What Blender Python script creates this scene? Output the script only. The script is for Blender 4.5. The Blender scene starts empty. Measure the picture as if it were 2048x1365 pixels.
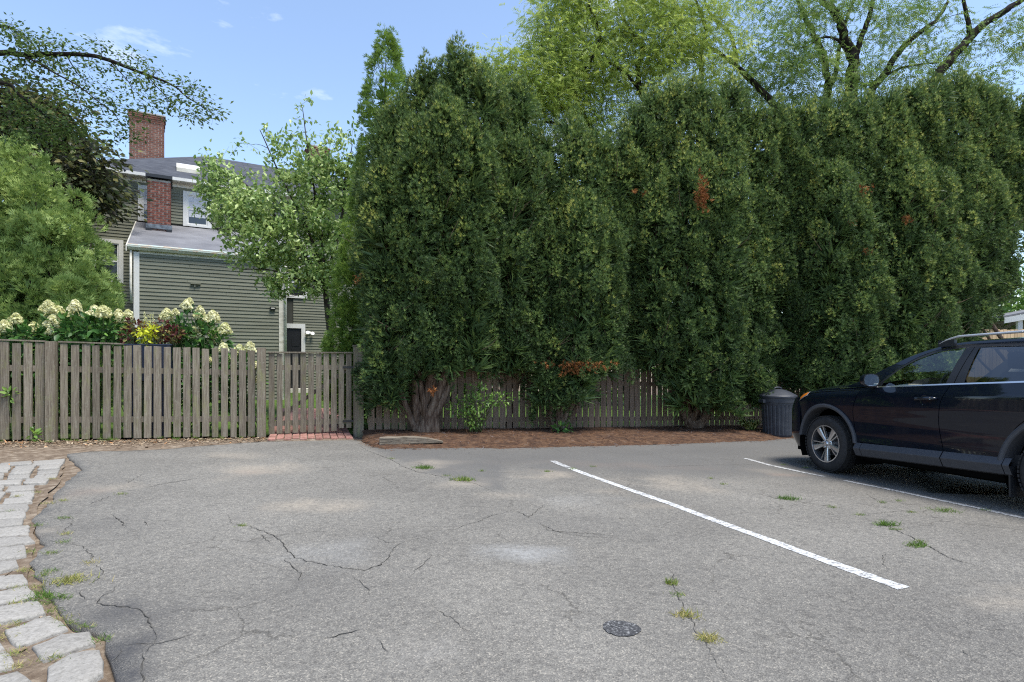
import bpy, bmesh, math, random
import numpy as np
from mathutils import Vector, Matrix, noise as mnoise
from mathutils.geometry import delaunay_2d_cdt

R = math.radians
rng = np.random.default_rng(7)
random.seed(7)
SC = bpy.context.scene
COL = SC.collection

# ------------------------------------------------------------------ camera
CAMZ = 1.285
FPX = 1138.0            # focal length in pixels of the 2048 px wide photograph
HOR = 720.0             # horizon row
cam = bpy.data.cameras.new('camera')
cam.lens = 36.0 * FPX / 2048.0
cam.sensor_width = 36.0
cam.shift_y = (HOR - 682.5) / 2048.0
cam.clip_end = 2000
cam.clip_start = 0.05
camo = bpy.data.objects.new('camera', cam)
camo.location = (0, 0, CAMZ)
camo.rotation_euler = (R(90), 0, 0)
COL.objects.link(camo)
SC.camera = camo

# ------------------------------------------------------------------ world, sun, exposure
SUN_EL, SUN_AZ = 68.0, 125.0          # azimuth from +Y (view direction) towards +X
SKY_STRENGTH = 0.118
world = bpy.data.worlds.new('World')
SC.world = world
world.use_nodes = True
wn, wl = world.node_tree.nodes, world.node_tree.links
wn.clear()
w_out = wn.new('ShaderNodeOutputWorld')
w_bg = wn.new('ShaderNodeBackground')
w_bg.inputs['Strength'].default_value = SKY_STRENGTH
sky = wn.new('ShaderNodeTexSky')
sky.sky_type = 'NISHITA'
sky.sun_disc = False
sky.sun_elevation = R(SUN_EL)
sky.sun_rotation = R(SUN_AZ)
sky.air_density = 1.0
sky.dust_density = 0.25
sky.ozone_density = 1.0
w_tc = wn.new('ShaderNodeTexCoord')
w_map = wn.new('ShaderNodeMapping')
w_map.inputs['Scale'].default_value = (2.2, 2.2, 6.5)
w_map.inputs['Location'].default_value = (1.7, 0.4, 0.25)
w_nz = wn.new('ShaderNodeTexNoise')
w_nz.inputs['Scale'].default_value = 1.5
w_nz.inputs['Detail'].default_value = 8
w_nz.inputs['Roughness'].default_value = 0.58
w_rmp = wn.new('ShaderNodeValToRGB')
w_rmp.color_ramp.elements[0].position = 0.585
w_rmp.color_ramp.elements[0].color = (0.03, 0.03, 0.03, 1)
w_rmp.color_ramp.elements[1].position = 0.82
w_rmp.color_ramp.elements[1].color = (0.9, 0.9, 0.9, 1)
w_mix = wn.new('ShaderNodeMix')
w_mix.data_type = 'RGBA'
w_mix.inputs[7].default_value = (6.6, 6.8, 7.2, 1)
wl.new(w_tc.outputs['Generated'], w_map.inputs['Vector'])
wl.new(w_map.outputs['Vector'], w_nz.inputs['Vector'])
wl.new(w_nz.outputs['Fac'], w_rmp.inputs['Fac'])
wl.new(w_rmp.outputs['Color'], w_mix.inputs[0])
wl.new(sky.outputs['Color'], w_mix.inputs[6])
wl.new(w_mix.outputs[2], w_bg.inputs['Color'])
wl.new(w_bg.outputs['Background'], w_out.inputs['Surface'])

sun = bpy.data.lights.new('sun', 'SUN')
sun.energy = 2.45
sun.angle = R(22)
sun.color = (1.0, 0.955, 0.88)
suno = bpy.data.objects.new('sun', sun)
sd = Vector((math.sin(R(SUN_AZ)) * math.cos(R(SUN_EL)), math.cos(R(SUN_AZ)) * math.cos(R(SUN_EL)), math.sin(R(SUN_EL))))
suno.rotation_euler = (-sd).to_track_quat('-Z', 'Y').to_euler()
suno.location = sd * 50
COL.objects.link(suno)

SC.cycles.use_denoising = False
SC.cycles.adaptive_threshold = 0.005
SC.cycles.adaptive_min_samples = 64
SC.cycles.sample_clamp_indirect = 8.0
SC.cycles.caustics_reflective = False
SC.cycles.caustics_refractive = False
SC.cycles.blur_glossy = 1.0
SC.cycles.pixel_filter_type = 'BLACKMAN_HARRIS'
SC.cycles.filter_width = 1.15
SC.view_settings.view_transform = 'Standard'
SC.view_settings.look = 'None'
SC.view_settings.exposure = 1.27
SC.view_settings.gamma = 1.0
SC.view_settings.use_curve_mapping = False

# ------------------------------------------------------------------ layout helpers
def smooth(a, b, x):
    t = np.clip((x - a) / (b - a), 0, 1)
    return t * t * (3 - 2 * t)

def g(X, Y):
    """height of the lot: a gentle fall to the right and a little rise towards the parked car's rear"""
    X = np.asarray(X, float); Y = np.asarray(Y, float)
    Xc = np.clip(X, -16, 18); Yc = np.clip(Y, -8, 26)
    base = -(0.0289 * Xc + 0.0074 * Yc)
    s = np.clip((X - 4.06) * 0.218 - (Y - 7.38) * 0.976, 0, 5)
    bump = 0.0393 * (s - 0.3 * (1 - np.exp(-s / 0.3))) * smooth(1.0, 3.8, X) * (1 - smooth(9, 14, X))
    return base + bump

def gz(x, y): return float(g(x, y))

def P(px, py, Y):
    """world point that the photograph's pixel shows at depth Y"""
    return Vector(((px - 1024) / FPX * Y, Y, CAMZ - (py - HOR) / FPX * Y))

def G(px, py):
    """world point on the ground under a pixel"""
    xr = (px - 1024) / FPX; k = (py - HOR) / FPX
    Y = 5.0
    for _ in range(40):
        Y = 0.5 * Y + 0.5 * (CAMZ - gz(xr * Y, Y)) / k
    return Vector((xr * Y, Y, gz(xr * Y, Y)))

TF = 0.365                      # fence line  Y = 10.65 + TF * X
def FZ(px): return 10.65 / (1 - (px - 1024) / FPX * TF)
def FP(px):
    Y = FZ(px); return ((px - 1024) / FPX * Y, Y)
FANG = math.atan(TF)
FC, FS = math.cos(FANG), math.sin(FANG)

# ------------------------------------------------------------------ object helpers
def tag(o, label=None, cat=None, group=None, kind=None):
    if label: o['label'] = label
    if cat: o['category'] = cat
    if group: o['group'] = group
    if kind: o['kind'] = kind
    return o

def empty(name, loc=(0, 0, 0), rz=0.0, label=None, cat=None, group=None):
    o = bpy.data.objects.new(name, None)
    o.empty_display_size = 0.1
    o.location = loc
    o.rotation_euler = (0, 0, rz)
    COL.objects.link(o)
    return tag(o, label, cat, group)

def link(name, me, mat=None, parent=None, loc=None, rot=None):
    o = bpy.data.objects.new(name, me)
    if mat is not None and len(me.materials) == 0: me.materials.append(mat)
    if parent is not None: o.parent = parent
    if loc is not None: o.location = loc
    if rot is not None: o.rotation_euler = rot
    COL.objects.link(o)
    return o

def pymesh(name, verts, faces, smooth_=False):
    me = bpy.data.meshes.new(name)
    me.from_pydata([tuple(v) for v in verts], [], [tuple(f) for f in faces])
    me.update()
    if smooth_: me.polygons.foreach_set('use_smooth', [True] * len(me.polygons))
    return me

def trimesh(name, V, T, tint=None, smooth_=False):
    me = bpy.data.meshes.new(name)
    V = np.ascontiguousarray(V, np.float32); T = np.ascontiguousarray(T, np.int32)
    me.vertices.add(len(V)); me.vertices.foreach_set('co', V.ravel())
    me.loops.add(T.size); me.loops.foreach_set('vertex_index', T.ravel())
    me.polygons.add(len(T))
    me.polygons.foreach_set('loop_start', np.arange(0, T.size, 3, dtype=np.int32))
    if tint is not None:
        a = me.attributes.new('tint', 'FLOAT', 'POINT')
        a.data.foreach_set('value', np.ascontiguousarray(tint, np.float32))
    me.update(calc_edges=True)
    if smooth_: me.polygons.foreach_set('use_smooth', np.ones(len(T), bool))
    return me

class MB:
    """collects boxes, tubes, lathes into one mesh"""
    def __init__(s): s.v = []; s.f = []
    def add(s, vs, fs):
        n = len(s.v); s.v += [tuple(v) for v in vs]; s.f += [tuple(i + n for i in f) for f in fs]; return s
    def box(s, x0, x1, y0, y1, z0, z1):
        return s.add([(x0, y0, z0), (x1, y0, z0), (x1, y1, z0), (x0, y1, z0), (x0, y0, z1), (x1, y0, z1), (x1, y1, z1), (x0, y1, z1)],
                     [(3, 2, 1, 0), (4, 5, 6, 7), (0, 1, 5, 4), (1, 2, 6, 5), (2, 3, 7, 6), (3, 0, 4, 7)])
    def tube(s, pts, rads, n=6, cap=True):
        pts = [Vector(p) for p in pts]
        if not hasattr(rads, '__len__'): rads = [rads] * len(pts)
        base = len(s.v); a = None
        for i, p in enumerate(pts):
            d = (pts[min(i + 1, len(pts) - 1)] - pts[max(i - 1, 0)])
            d = d.normalized() if d.length > 1e-9 else Vector((0, 0, 1))
            if a is None: a = d.orthogonal().normalized()
            else:
                a = a - d * a.dot(d)
                a = a.normalized() if a.length > 1e-6 else d.orthogonal().normalized()
            b = d.cross(a)
            for k in range(n):
                t = 2 * math.pi * k / n
                s.v.append(tuple(p + (a * math.cos(t) + b * math.sin(t)) * rads[i]))
        for i in range(len(pts) - 1):
            for k in range(n):
                k2 = (k + 1) % n
                s.f.append((base + i * n + k, base + i * n + k2, base + (i + 1) * n + k2, base + (i + 1) * n + k))
        if cap:
            s.f.append(tuple(base + k for k in reversed(range(n))))
            s.f.append(tuple(base + (len(pts) - 1) * n + k for k in range(n)))
        return s
    def lathe(s, prof, n=24, axis='z', closed=False):
        base = len(s.v)
        for (r, z) in prof:
            for k in range(n):
                t = 2 * math.pi * k / n
                c, q = r * math.cos(t), r * math.sin(t)
                s.v.append({'z': (c, q, z), 'y': (c, z, q), 'x': (z, c, q)}[axis])
        m = len(prof)
        for i in range(m - 1 if not closed else m):
            i2 = (i + 1) % m
            for k in range(n):
                k2 = (k + 1) % n
                s.f.append((base + i * n + k, base + i * n + k2, base + i2 * n + k2, base + i2 * n + k))
        return s
    def build(s, name, mat, parent=None, smooth_=False, loc=None, rot=None):
        return link(name, pymesh(name, s.v, s.f, smooth_), mat, parent, loc, rot)

def autosmooth(o, ang=35):
    me = o.data
    me.polygons.foreach_set('use_smooth', [True] * len(me.polygons))
    try: me.set_sharp_from_angle(angle=R(ang))
    except Exception: pass
    return o

def bevel(o, w, seg=2):
    m = o.modifiers.new('bevel', 'BEVEL'); m.width = w; m.segments = seg; m.limit_method = 'ANGLE'; m.angle_limit = R(40)
    return o

# ------------------------------------------------------------------ materials
def mat_base(name):
    m = bpy.data.materials.new(name); m.use_nodes = True
    nt = m.node_tree; b = nt.nodes['Principled BSDF']
    return m, nt.nodes, nt.links, b

def N(nodes, typ, **kw):
    n = nodes.new(typ)
    for k, v in kw.items():
        if k in n.inputs: n.inputs[k].default_value = v
        else: setattr(n, k, v)
    return n

def ramp(nodes, stops):
    r = nodes.new('ShaderNodeValToRGB')
    cr = r.color_ramp
    while len(cr.elements) < len(stops): cr.elements.new(0.5)
    for e, (p, c) in zip(cr.elements, stops):
        e.position = p; e.color = (c[0], c[1], c[2], 1)
    return r

def coords(nodes, links, scale, space='world'):
    if space == 'world': out = nodes.new('ShaderNodeNewGeometry').outputs['Position']
    else: out = nodes.new('ShaderNodeTexCoord').outputs['Object']
    mp = nodes.new('ShaderNodeMapping'); mp.inputs['Scale'].default_value = scale
    links.new(out, mp.inputs['Vector'])
    return mp.outputs['Vector']

def noise_mat(name, stops, scale=(5, 5, 5), detail=5, rough=0.8, bump=0.0, bscale=None, spec=0.3, metallic=0.0, space='world', distort=0.0, nrough=0.6, randval=0.0):
    m, n, l, b = mat_base(name)
    v = coords(n, l, scale, space)
    t = N(n, 'ShaderNodeTexNoise', Scale=1.0, Detail=detail, Roughness=nrough, Distortion=distort)
    l.new(v, t.inputs['Vector'])
    r = ramp(n, stops); l.new(t.outputs['Fac'], r.inputs['Fac'])
    col = r.outputs['Color']
    if randval:
        oi = n.new('ShaderNodeObjectInfo'); hs = n.new('ShaderNodeHueSaturation')
        mr = N(n, 'ShaderNodeMapRange'); mr.inputs['To Min'].default_value = 1 - randval; mr.inputs['To Max'].default_value = 1 + randval
        l.new(oi.outputs['Random'], mr.inputs['Value']); l.new(mr.outputs['Result'], hs.inputs['Value']); l.new(col, hs.inputs['Color'])
        col = hs.outputs['Color']
    l.new(col, b.inputs['Base Color'])
    b.inputs['Roughness'].default_value = rough
    b.inputs['Specular IOR Level'].default_value = spec
    b.inputs['Metallic'].default_value = metallic
    if bump:
        bp = N(n, 'ShaderNodeBump', Strength=bump, Distance=0.02)
        if bscale:
            v2 = coords(n, l, bscale, space); t2 = N(n, 'ShaderNodeTexNoise', Scale=1.0, Detail=6, Roughness=0.65); l.new(v2, t2.inputs['Vector'])
            l.new(t2.outputs['Fac'], bp.inputs['Height'])
        else: l.new(t.outputs['Fac'], bp.inputs['Height'])
        l.new(bp.outputs['Normal'], b.inputs['Normal'])
    return m

def leaf_mat(name, stops, rough=0.5, trans=0.3, tcol=None, spec=0.3):
    """leaf colour by the per-leaf 'tint' value (the kind of growth), with light shining through"""
    m, n, l, b = mat_base(name)
    a = n.new('ShaderNodeAttribute'); a.attribute_name = 'tint'
    r = ramp(n, stops); l.new(a.outputs['Fac'], r.inputs['Fac'])
    l.new(r.outputs['Color'], b.inputs['Base Color'])
    b.inputs['Roughness'].default_value = rough
    b.inputs['Specular IOR Level'].default_value = spec
    tr = n.new('ShaderNodeBsdfTranslucent')
    mx = n.new('ShaderNodeMixShader'); mx.inputs['Fac'].default_value = trans
    if tcol:
        mm = n.new('ShaderNodeMix'); mm.data_type = 'RGBA'; mm.blend_type = 'MULTIPLY'; mm.inputs[0].default_value = 1.0
        mm.inputs[7].default_value = (*tcol, 1); l.new(r.outputs['Color'], mm.inputs[6]); l.new(mm.outputs[2], tr.inputs['Color'])
    else: l.new(r.outputs['Color'], tr.inputs['Color'])
    l.new(b.outputs['BSDF'], mx.inputs[1]); l.new(tr.outputs['BSDF'], mx.inputs[2])
    l.new(mx.outputs['Shader'], n['Material Output'].inputs['Surface'])
    return m

def plain(name, col, rough=0.5, metallic=0.0, spec=0.5, var=0.12, scale=6, coat=0.0):
    c0 = tuple(max(0, x * (1 - var)) for x in col); c1 = tuple(min(1, x * (1 + var)) for x in col)
    m = noise_mat(name, [(0.3, c0), (0.7, c1)], (scale, scale, scale), 4, rough, 0, None, spec, metallic)
    if coat:
        m.node_tree.nodes['Principled BSDF'].inputs['Coat Weight'].default_value = coat
        m.node_tree.nodes['Principled BSDF'].inputs['Coat Roughness'].default_value = 0.03
    return m

def glass_mat(name, tint=(0.8, 0.85, 0.83), refl=1.0):
    m, n, l, b = mat_base(name)
    n.remove(b)
    tr = n.new('ShaderNodeBsdfTransparent'); tr.inputs['Color'].default_value = (*tint, 1)
    gl = n.new('ShaderNodeBsdfGlossy'); gl.inputs['Roughness'].default_value = 0.02
    fr = n.new('ShaderNodeFresnel'); fr.inputs['IOR'].default_value = 1.5
    mu = N(n, 'ShaderNodeMath', operation='MULTIPLY'); mu.inputs[1].default_value = refl
    l.new(fr.outputs['Fac'], mu.inputs[0])
    mx = n.new('ShaderNodeMixShader'); l.new(mu.outputs[0], mx.inputs['Fac']); l.new(tr.outputs[0], mx.inputs[1]); l.new(gl.outputs[0], mx.inputs[2])
    l.new(mx.outputs[0], n['Material Output'].inputs['Surface'])
    return m

def fenced_wood(name, stops, lichen, lich_amt=0.5, randval=0.22):
    """weathered board: long grain, dark grain lines, patches of lichen and stain"""
    m, n, l, b = mat_base(name)
    oi = n.new('ShaderNodeObjectInfo')
    geo = n.new('ShaderNodeNewGeometry')
    comb = n.new('ShaderNodeCombineXYZ')
    ml = N(n, 'ShaderNodeMath', operation='MULTIPLY'); ml.inputs[1].default_value = 37.0
    l.new(oi.outputs['Random'], ml.inputs[0]); l.new(ml.outputs[0], comb.inputs['Z'])
    add = N(n, 'ShaderNodeVectorMath', operation='ADD'); l.new(geo.outputs['Position'], add.inputs[0]); l.new(comb.outputs[0], add.inputs[1])
    mp = n.new('ShaderNodeMapping'); mp.inputs['Scale'].default_value = (75, 75, 3.2); l.new(add.outputs[0], mp.inputs['Vector'])
    t = N(n, 'ShaderNodeTexNoise', Scale=1.0, Detail=5, Roughness=0.7); l.new(mp.outputs[0], t.inputs['Vector'])
    r = ramp(n, stops); l.new(t.outputs['Fac'], r.inputs['Fac'])
    mp2 = n.new('ShaderNodeMapping'); mp2.inputs['Scale'].default_value = (9, 9, 3.0); l.new(add.outputs[0], mp2.inputs['Vector'])
    t2 = N(n, 'ShaderNodeTexNoise', Scale=1.0, Detail=6, Roughness=0.7); l.new(mp2.outputs[0], t2.inputs['Vector'])
    r2 = ramp(n, [(0.52, (0, 0, 0)), (0.68, (lich_amt,) * 3)]); l.new(t2.outputs['Fac'], r2.inputs['Fac'])
    mx = n.new('ShaderNodeMix'); mx.data_type = 'RGBA'; mx.inputs[7].default_value = (*lichen, 1)
    l.new(r2.outputs['Color'], mx.inputs[0]); l.new(r.outputs['Color'], mx.inputs[6])
    mp3 = n.new('ShaderNodeMapping'); mp3.inputs['Scale'].default_value = (42, 42, 24); l.new(add.outputs[0], mp3.inputs['Vector'])
    t3 = N(n, 'ShaderNodeTexNoise', Scale=1.0, Detail=3, Roughness=0.6); l.new(mp3.outputs[0], t3.inputs['Vector'])
    r3 = ramp(n, [(0.56, (0, 0, 0)), (0.70, (0.32,) * 3)]); l.new(t3.outputs['Fac'], r3.inputs['Fac'])
    mx3 = n.new('ShaderNodeMix'); mx3.data_type = 'RGBA'; mx3.inputs[7].default_value = (0.31, 0.315, 0.24, 1)
    l.new(r3.outputs['Color'], mx3.inputs[0]); l.new(mx.outputs[2], mx3.inputs[6])
    hs = n.new('ShaderNodeHueSaturation'); mr = N(n, 'ShaderNodeMapRange'); mr.inputs['To Min'].default_value = 1 - randval; mr.inputs['To Max'].default_value = 1 + randval
    l.new(oi.outputs['Random'], mr.inputs['Value']); l.new(mr.outputs['Result'], hs.inputs['Value']); l.new(mx3.outputs[2], hs.inputs['Color'])
    l.new(hs.outputs['Color'], b.inputs['Base Color'])
    b.inputs['Roughness'].default_value = 0.9; b.inputs['Specular IOR Level'].default_value = 0.15
    bp = N(n, 'ShaderNodeBump', Strength=0.55, Distance=0.006); l.new(t.outputs['Fac'], bp.inputs['Height']); l.new(bp.outputs['Normal'], b.inputs['Normal'])
    return m

M = {}
M['fence'] = fenced_wood('weathered_fence_wood', [(0.25, (0.06823, 0.05346, 0.03888)), (0.45, (0.1547, 0.1293, 0.0972)), (0.6, (0.2274, 0.194, 0.1479)), (0.78, (0.3093, 0.2673, 0.2061))], (0.20, 0.20, 0.08), 0.5)
M['post'] = fenced_wood('fence_post_wood', [(0.25, (0.07266, 0.05574, 0.0389)), (0.5, (0.1534, 0.1277, 0.09547)), (0.75, (0.2422, 0.209, 0.1591))], (0.19, 0.20, 0.08), 0.55)
M['brownfence'] = fenced_wood('brown_fence_wood', [(0.25, (0.09078, 0.06283, 0.04808)), (0.5, (0.1997, 0.1445, 0.1076)), (0.75, (0.3024, 0.2262, 0.171))], (0.13, 0.13, 0.07), 0.4)
M['tanfence'] = fenced_wood('tan_fence_wood', [(0.25, (0.28, 0.19, 0.11)), (0.5, (0.48, 0.35, 0.21)), (0.75, (0.62, 0.48, 0.31))], (0.4, 0.3, 0.2), 0.2)
M['timber'] = noise_mat('old_timber', [(0.3, (0.07, 0.055, 0.04)), (0.5, (0.18, 0.15, 0.115)), (0.75, (0.30, 0.26, 0.2))], (6, 60, 60), 5, 0.9, 0.6, None, 0.15, space='object')
M['bark'] = noise_mat('grey_bark', [(0.3, (0.025, 0.02, 0.016)), (0.55, (0.065, 0.055, 0.045)), (0.8, (0.13, 0.115, 0.095))], (14, 14, 4), 5, 0.95, 0.8, None, 0.1)
M['darkbark'] = noise_mat('dark_bark', [(0.3, (0.009, 0.0075, 0.00675)), (0.55, (0.02625, 0.0225, 0.0195)), (0.8, (0.06375, 0.05625, 0.0465))], (12, 12, 4), 5, 0.95, 0.8, None, 0.1)
M['yewbark'] = noise_mat('yew_bark', [(0.28, (0.0451, 0.0276, 0.0209)), (0.5, (0.1394, 0.0966, 0.07125)), (0.75, (0.2788, 0.23, 0.1805))], (26, 26, 5), 6, 0.95, 0.9, None, 0.1)
M['stem'] = plain('green_stem', (0.09, 0.12, 0.04), 0.7)
M['twig'] = plain('brown_twig', (0.16, 0.11, 0.075), 0.85, var=0.3)
M['soil'] = noise_mat('soil', [(0.3, (0.085, 0.06, 0.042)), (0.5, (0.19, 0.145, 0.105)), (0.62, (0.30, 0.245, 0.185)), (0.8, (0.36, 0.30, 0.235))], (9, 9, 9), 9, 0.95, 0.9, (45, 45, 45), 0.1, nrough=0.72)
M['mulch'] = noise_mat('pine_needle_mulch', [(0.32, (0.03576, 0.02425, 0.01895)), (0.47, (0.07868, 0.04689, 0.03249)), (0.58, (0.136, 0.07922, 0.04693)), (0.72, (0.1216, 0.101, 0.08574))], (7, 7, 7), 10, 0.95, 0.9, (60, 60, 60), 0.1, nrough=0.75)
M['granite'] = noise_mat('granite', [(0.25, (0.126, 0.1189, 0.105)), (0.45, (0.2624, 0.2469, 0.2204)), (0.62, (0.3359, 0.3175, 0.2861)), (0.8, (0.4408, 0.4133, 0.3706))], (55, 55, 55), 7, 0.85, 0.5, (28, 28, 28), 0.25, nrough=0.75, randval=0.10)
M['lawn'] = noise_mat('lawn_grass', [(0.3, (0.036, 0.066, 0.012)), (0.55, (0.078, 0.132, 0.027)), (0.8, (0.132, 0.187, 0.048))], (6, 6, 6), 9, 0.9, 0.8, (50, 50, 50), 0.1)
M['brick'] = noise_mat('red_brick', [(0.25, (0.07286, 0.02486, 0.01973)), (0.5, (0.1722, 0.06465, 0.04933)), (0.75, (0.2517, 0.1202, 0.0897))], (14, 14, 14), 5, 0.9, 0.4, (60, 60, 60), 0.15, randval=0.35)
M['oldbrick'] = noise_mat('old_brick', [(0.25, (0.1235, 0.05775, 0.04536)), (0.5, (0.2375, 0.1103, 0.081)), (0.62, (0.304, 0.189, 0.1512)), (0.72, (0.4275, 0.3885, 0.3348))], (1.6, 1.6, 2.6), 6, 0.9, 0.4, (60, 60, 60), 0.15, randval=0.3)
M['mortar'] = noise_mat('mortar', [(0.3, (0.2856, 0.252, 0.216)), (0.7, (0.4216, 0.392, 0.3528))], (9, 9, 9), 5, 0.95, 0.3, None, 0.1)
M['pathbrick'] = noise_mat('path_brick', [(0.25, (0.1716, 0.072, 0.0574)), (0.5, (0.312, 0.16, 0.1271)), (0.75, (0.39, 0.24, 0.2009))], (16, 16, 16), 5, 0.9, 0.4, (60, 60, 60), 0.15, randval=0.2)
M['clap'] = noise_mat('green_grey_clapboard', [(0.3, (0.1377, 0.1411, 0.101)), (0.55, (0.1639, 0.1674, 0.1223)), (0.75, (0.1844, 0.1872, 0.1406))], (1.2, 1.2, 9), 5, 0.6, 0.15, (3, 3, 60), 0.35, randval=0.07)
M['trim'] = noise_mat('white_trim', [(0.3, (0.5989, 0.5904, 0.5561)), (0.7, (0.7016, 0.693, 0.6674))], (2, 2, 2), 4, 0.55, 0, None, 0.35)
M['gutter'] = noise_mat('aged_gutter', [(0.3, (0.42, 0.40, 0.33)), (0.55, (0.60, 0.57, 0.49)), (0.75, (0.68, 0.66, 0.59))], (3, 3, 10), 5, 0.6, 0, None, 0.35)
M['copper'] = noise_mat('verdigris_flashing', [(0.3, (0.30, 0.40, 0.36)), (0.5, (0.42, 0.50, 0.46)), (0.58, (0.42, 0.30, 0.20)), (0.75, (0.40, 0.46, 0.44))], (3.5, 3.5, 6), 5, 0.7, 0, None, 0.3)
M['roof'] = noise_mat('dark_roof_shingle', [(0.3, (0.045, 0.048, 0.058)), (0.55, (0.072, 0.076, 0.088)), (0.8, (0.105, 0.11, 0.12))], (3, 3, 14), 7, 0.9, 0.3, (9, 9, 50), 0.2)
M['membrane'] = noise_mat('grey_roof_membrane', [(0.3, (0.115, 0.115, 0.125)), (0.55, (0.18, 0.18, 0.19)), (0.8, (0.25, 0.25, 0.26))], (1.2, 1.2, 1.2), 6, 0.75, 0.1, None, 0.3)
M['lead'] = noise_mat('lead_flashing', [(0.3, (0.05, 0.06, 0.075)), (0.7, (0.20, 0.24, 0.28))], (6, 6, 6), 5, 0.6, 0, None, 0.4)
M['black'] = plain('black_paint', (0.012, 0.012, 0.014), 0.4)
M['darkglass'] = plain('house_window_glass', (0.02, 0.022, 0.026), 0.06, spec=0.8)
M['blind'] = plain('pale_blind', (0.55, 0.56, 0.60), 0.7)
M['whiteplastic'] = plain('white_plastic', (0.78, 0.78, 0.77), 0.4)
M['bin'] = noise_mat('grey_bin_plastic', [(0.3, (0.030, 0.034, 0.044)), (0.6, (0.045, 0.050, 0.062)), (0.8, (0.075, 0.08, 0.092))], (5, 5, 12), 6, 0.5, 0.08, (40, 40, 40), 0.4)
M['tar'] = noise_mat('tar_patch', [(0.3, (0.0234, 0.0234, 0.0247)), (0.52, (0.0585, 0.0585, 0.0611)), (0.66, (0.286, 0.286, 0.2795))], (70, 70, 70), 5, 0.8, 0.4, None, 0.3, nrough=0.7)
M['crack'] = noise_mat('crack_fill', [(0.35, (0.026, 0.025, 0.023)), (0.5, (0.055, 0.052, 0.047)), (0.65, (0.10, 0.096, 0.088))], (20, 20, 20), 5, 0.95, 0, None, 0.05)
M['planter'] = plain('navy_planter', (0.02, 0.028, 0.055), 0.5)
M['lichenpost'] = M['post']
# foliage
M['yew'] = leaf_mat('yew_needles', [(0.0, (0.03573, 0.06406, 0.02449)), (0.3, (0.07656, 0.1331, 0.04314)), (0.55, (0.1378, 0.2119, 0.06063)), (0.8, (0.2616, 0.3388, 0.08862)), (1.0, (0.4721, 0.4928, 0.1341))], 0.5, 0.28, spec=0.35)
M['deadneedles'] = leaf_mat('dead_needles', [(0.0, (0.1676, 0.05462, 0.0187)), (1.0, (0.4023, 0.1731, 0.0561))], 0.8, 0.25)
M['arbor'] = leaf_mat('arborvitae_sprays', [(0.0, (0.1043, 0.1747, 0.04352)), (0.5, (0.2434, 0.3475, 0.09672)), (1.0, (0.5097, 0.6155, 0.2057))], 0.55, 0.3)
M['thuja'] = leaf_mat('thuja_sprays', [(0.0, (0.07518, 0.1384, 0.02353)), (0.5, (0.1729, 0.2767, 0.05042)), (1.0, (0.3158, 0.4394, 0.09243))], 0.55, 0.3)
M['locust'] = leaf_mat('locust_leaves', [(0.0, (0.1533, 0.2374, 0.04023)), (0.5, (0.3206, 0.4184, 0.08621)), (1.0, (0.5854, 0.6495, 0.1724))], 0.5, 0.48)
M['locustdark'] = leaf_mat('locust_leaves_deep', [(0.0, (0.08625, 0.1595, 0.0352)), (0.5, (0.1725, 0.2695, 0.0638)), (1.0, (0.3335, 0.418, 0.121))], 0.5, 0.45)
M['cherry'] = leaf_mat('pale_green_leaves', [(0.0, (0.1273, 0.2276, 0.05832)), (0.5, (0.2758, 0.3932, 0.1167)), (1.0, (0.6365, 0.7451, 0.3166))], 0.4, 0.35, spec=0.45)
M['purple'] = leaf_mat('bronze_leaves', [(0.0, (0.028, 0.026, 0.018)), (0.35, (0.055, 0.060, 0.028)), (0.7, (0.085, 0.115, 0.036)), (1.0, (0.20, 0.18, 0.06))], 0.5, 0.28)
M['oak'] = leaf_mat('overhanging_leaves', [(0.0, (0.0525, 0.09625, 0.02625)), (0.5, (0.105, 0.175, 0.042)), (1.0, (0.2275, 0.2975, 0.07875))], 0.5, 0.35)
M['hydleaf'] = leaf_mat('hydrangea_leaves', [(0.0, (0.033, 0.09, 0.024)), (0.5, (0.075, 0.18, 0.042)), (1.0, (0.21, 0.39, 0.075))], 0.45, 0.3, spec=0.4)
M['hydflower'] = leaf_mat('hydrangea_petals', [(0.0, (0.494, 0.5121, 0.1974)), (0.4, (0.703, 0.6889, 0.3801)), (1.0, (0.8075, 0.782, 0.5409))], 0.6, 0.3)
M['coleusred'] = leaf_mat('burgundy_leaves', [(0.0, (0.05, 0.012, 0.014)), (0.6, (0.12, 0.028, 0.026)), (0.85, (0.20, 0.17, 0.05)), (1.0, (0.40, 0.40, 0.10))], 0.5, 0.3)
M['lime'] = leaf_mat('lime_leaves', [(0.0, (0.42, 0.48, 0.02)), (1.0, (0.72, 0.74, 0.06))], 0.5, 0.35)
M['bush'] = leaf_mat('bright_bush_leaves', [(0.0, (0.039, 0.0975, 0.0195)), (0.5, (0.0975, 0.2015, 0.0364)), (1.0, (0.26, 0.403, 0.078))], 0.4, 0.35, spec=0.45)
M['hosta'] = leaf_mat('variegated_leaves', [(0.0, (0.05, 0.11, 0.02)), (0.5, (0.10, 0.17, 0.03)), (0.55, (0.45, 0.48, 0.20)), (1.0, (0.55, 0.55, 0.26))], 0.45, 0.3)
M['grass'] = leaf_mat('grass_blades', [(0.0, (0.07, 0.15, 0.025)), (0.5, (0.14, 0.23, 0.04)), (0.8, (0.34, 0.32, 0.09)), (1.0, (0.50, 0.42, 0.19))], 0.6, 0.3)
M['needle'] = leaf_mat('fallen_needles', [(0.0, (0.06404, 0.02737, 0.01419)), (0.5, (0.1647, 0.07464, 0.03549)), (0.85, (0.215, 0.1145, 0.06389)), (1.0, (0.2287, 0.2091, 0.213))], 0.8, 0.1)
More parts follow.
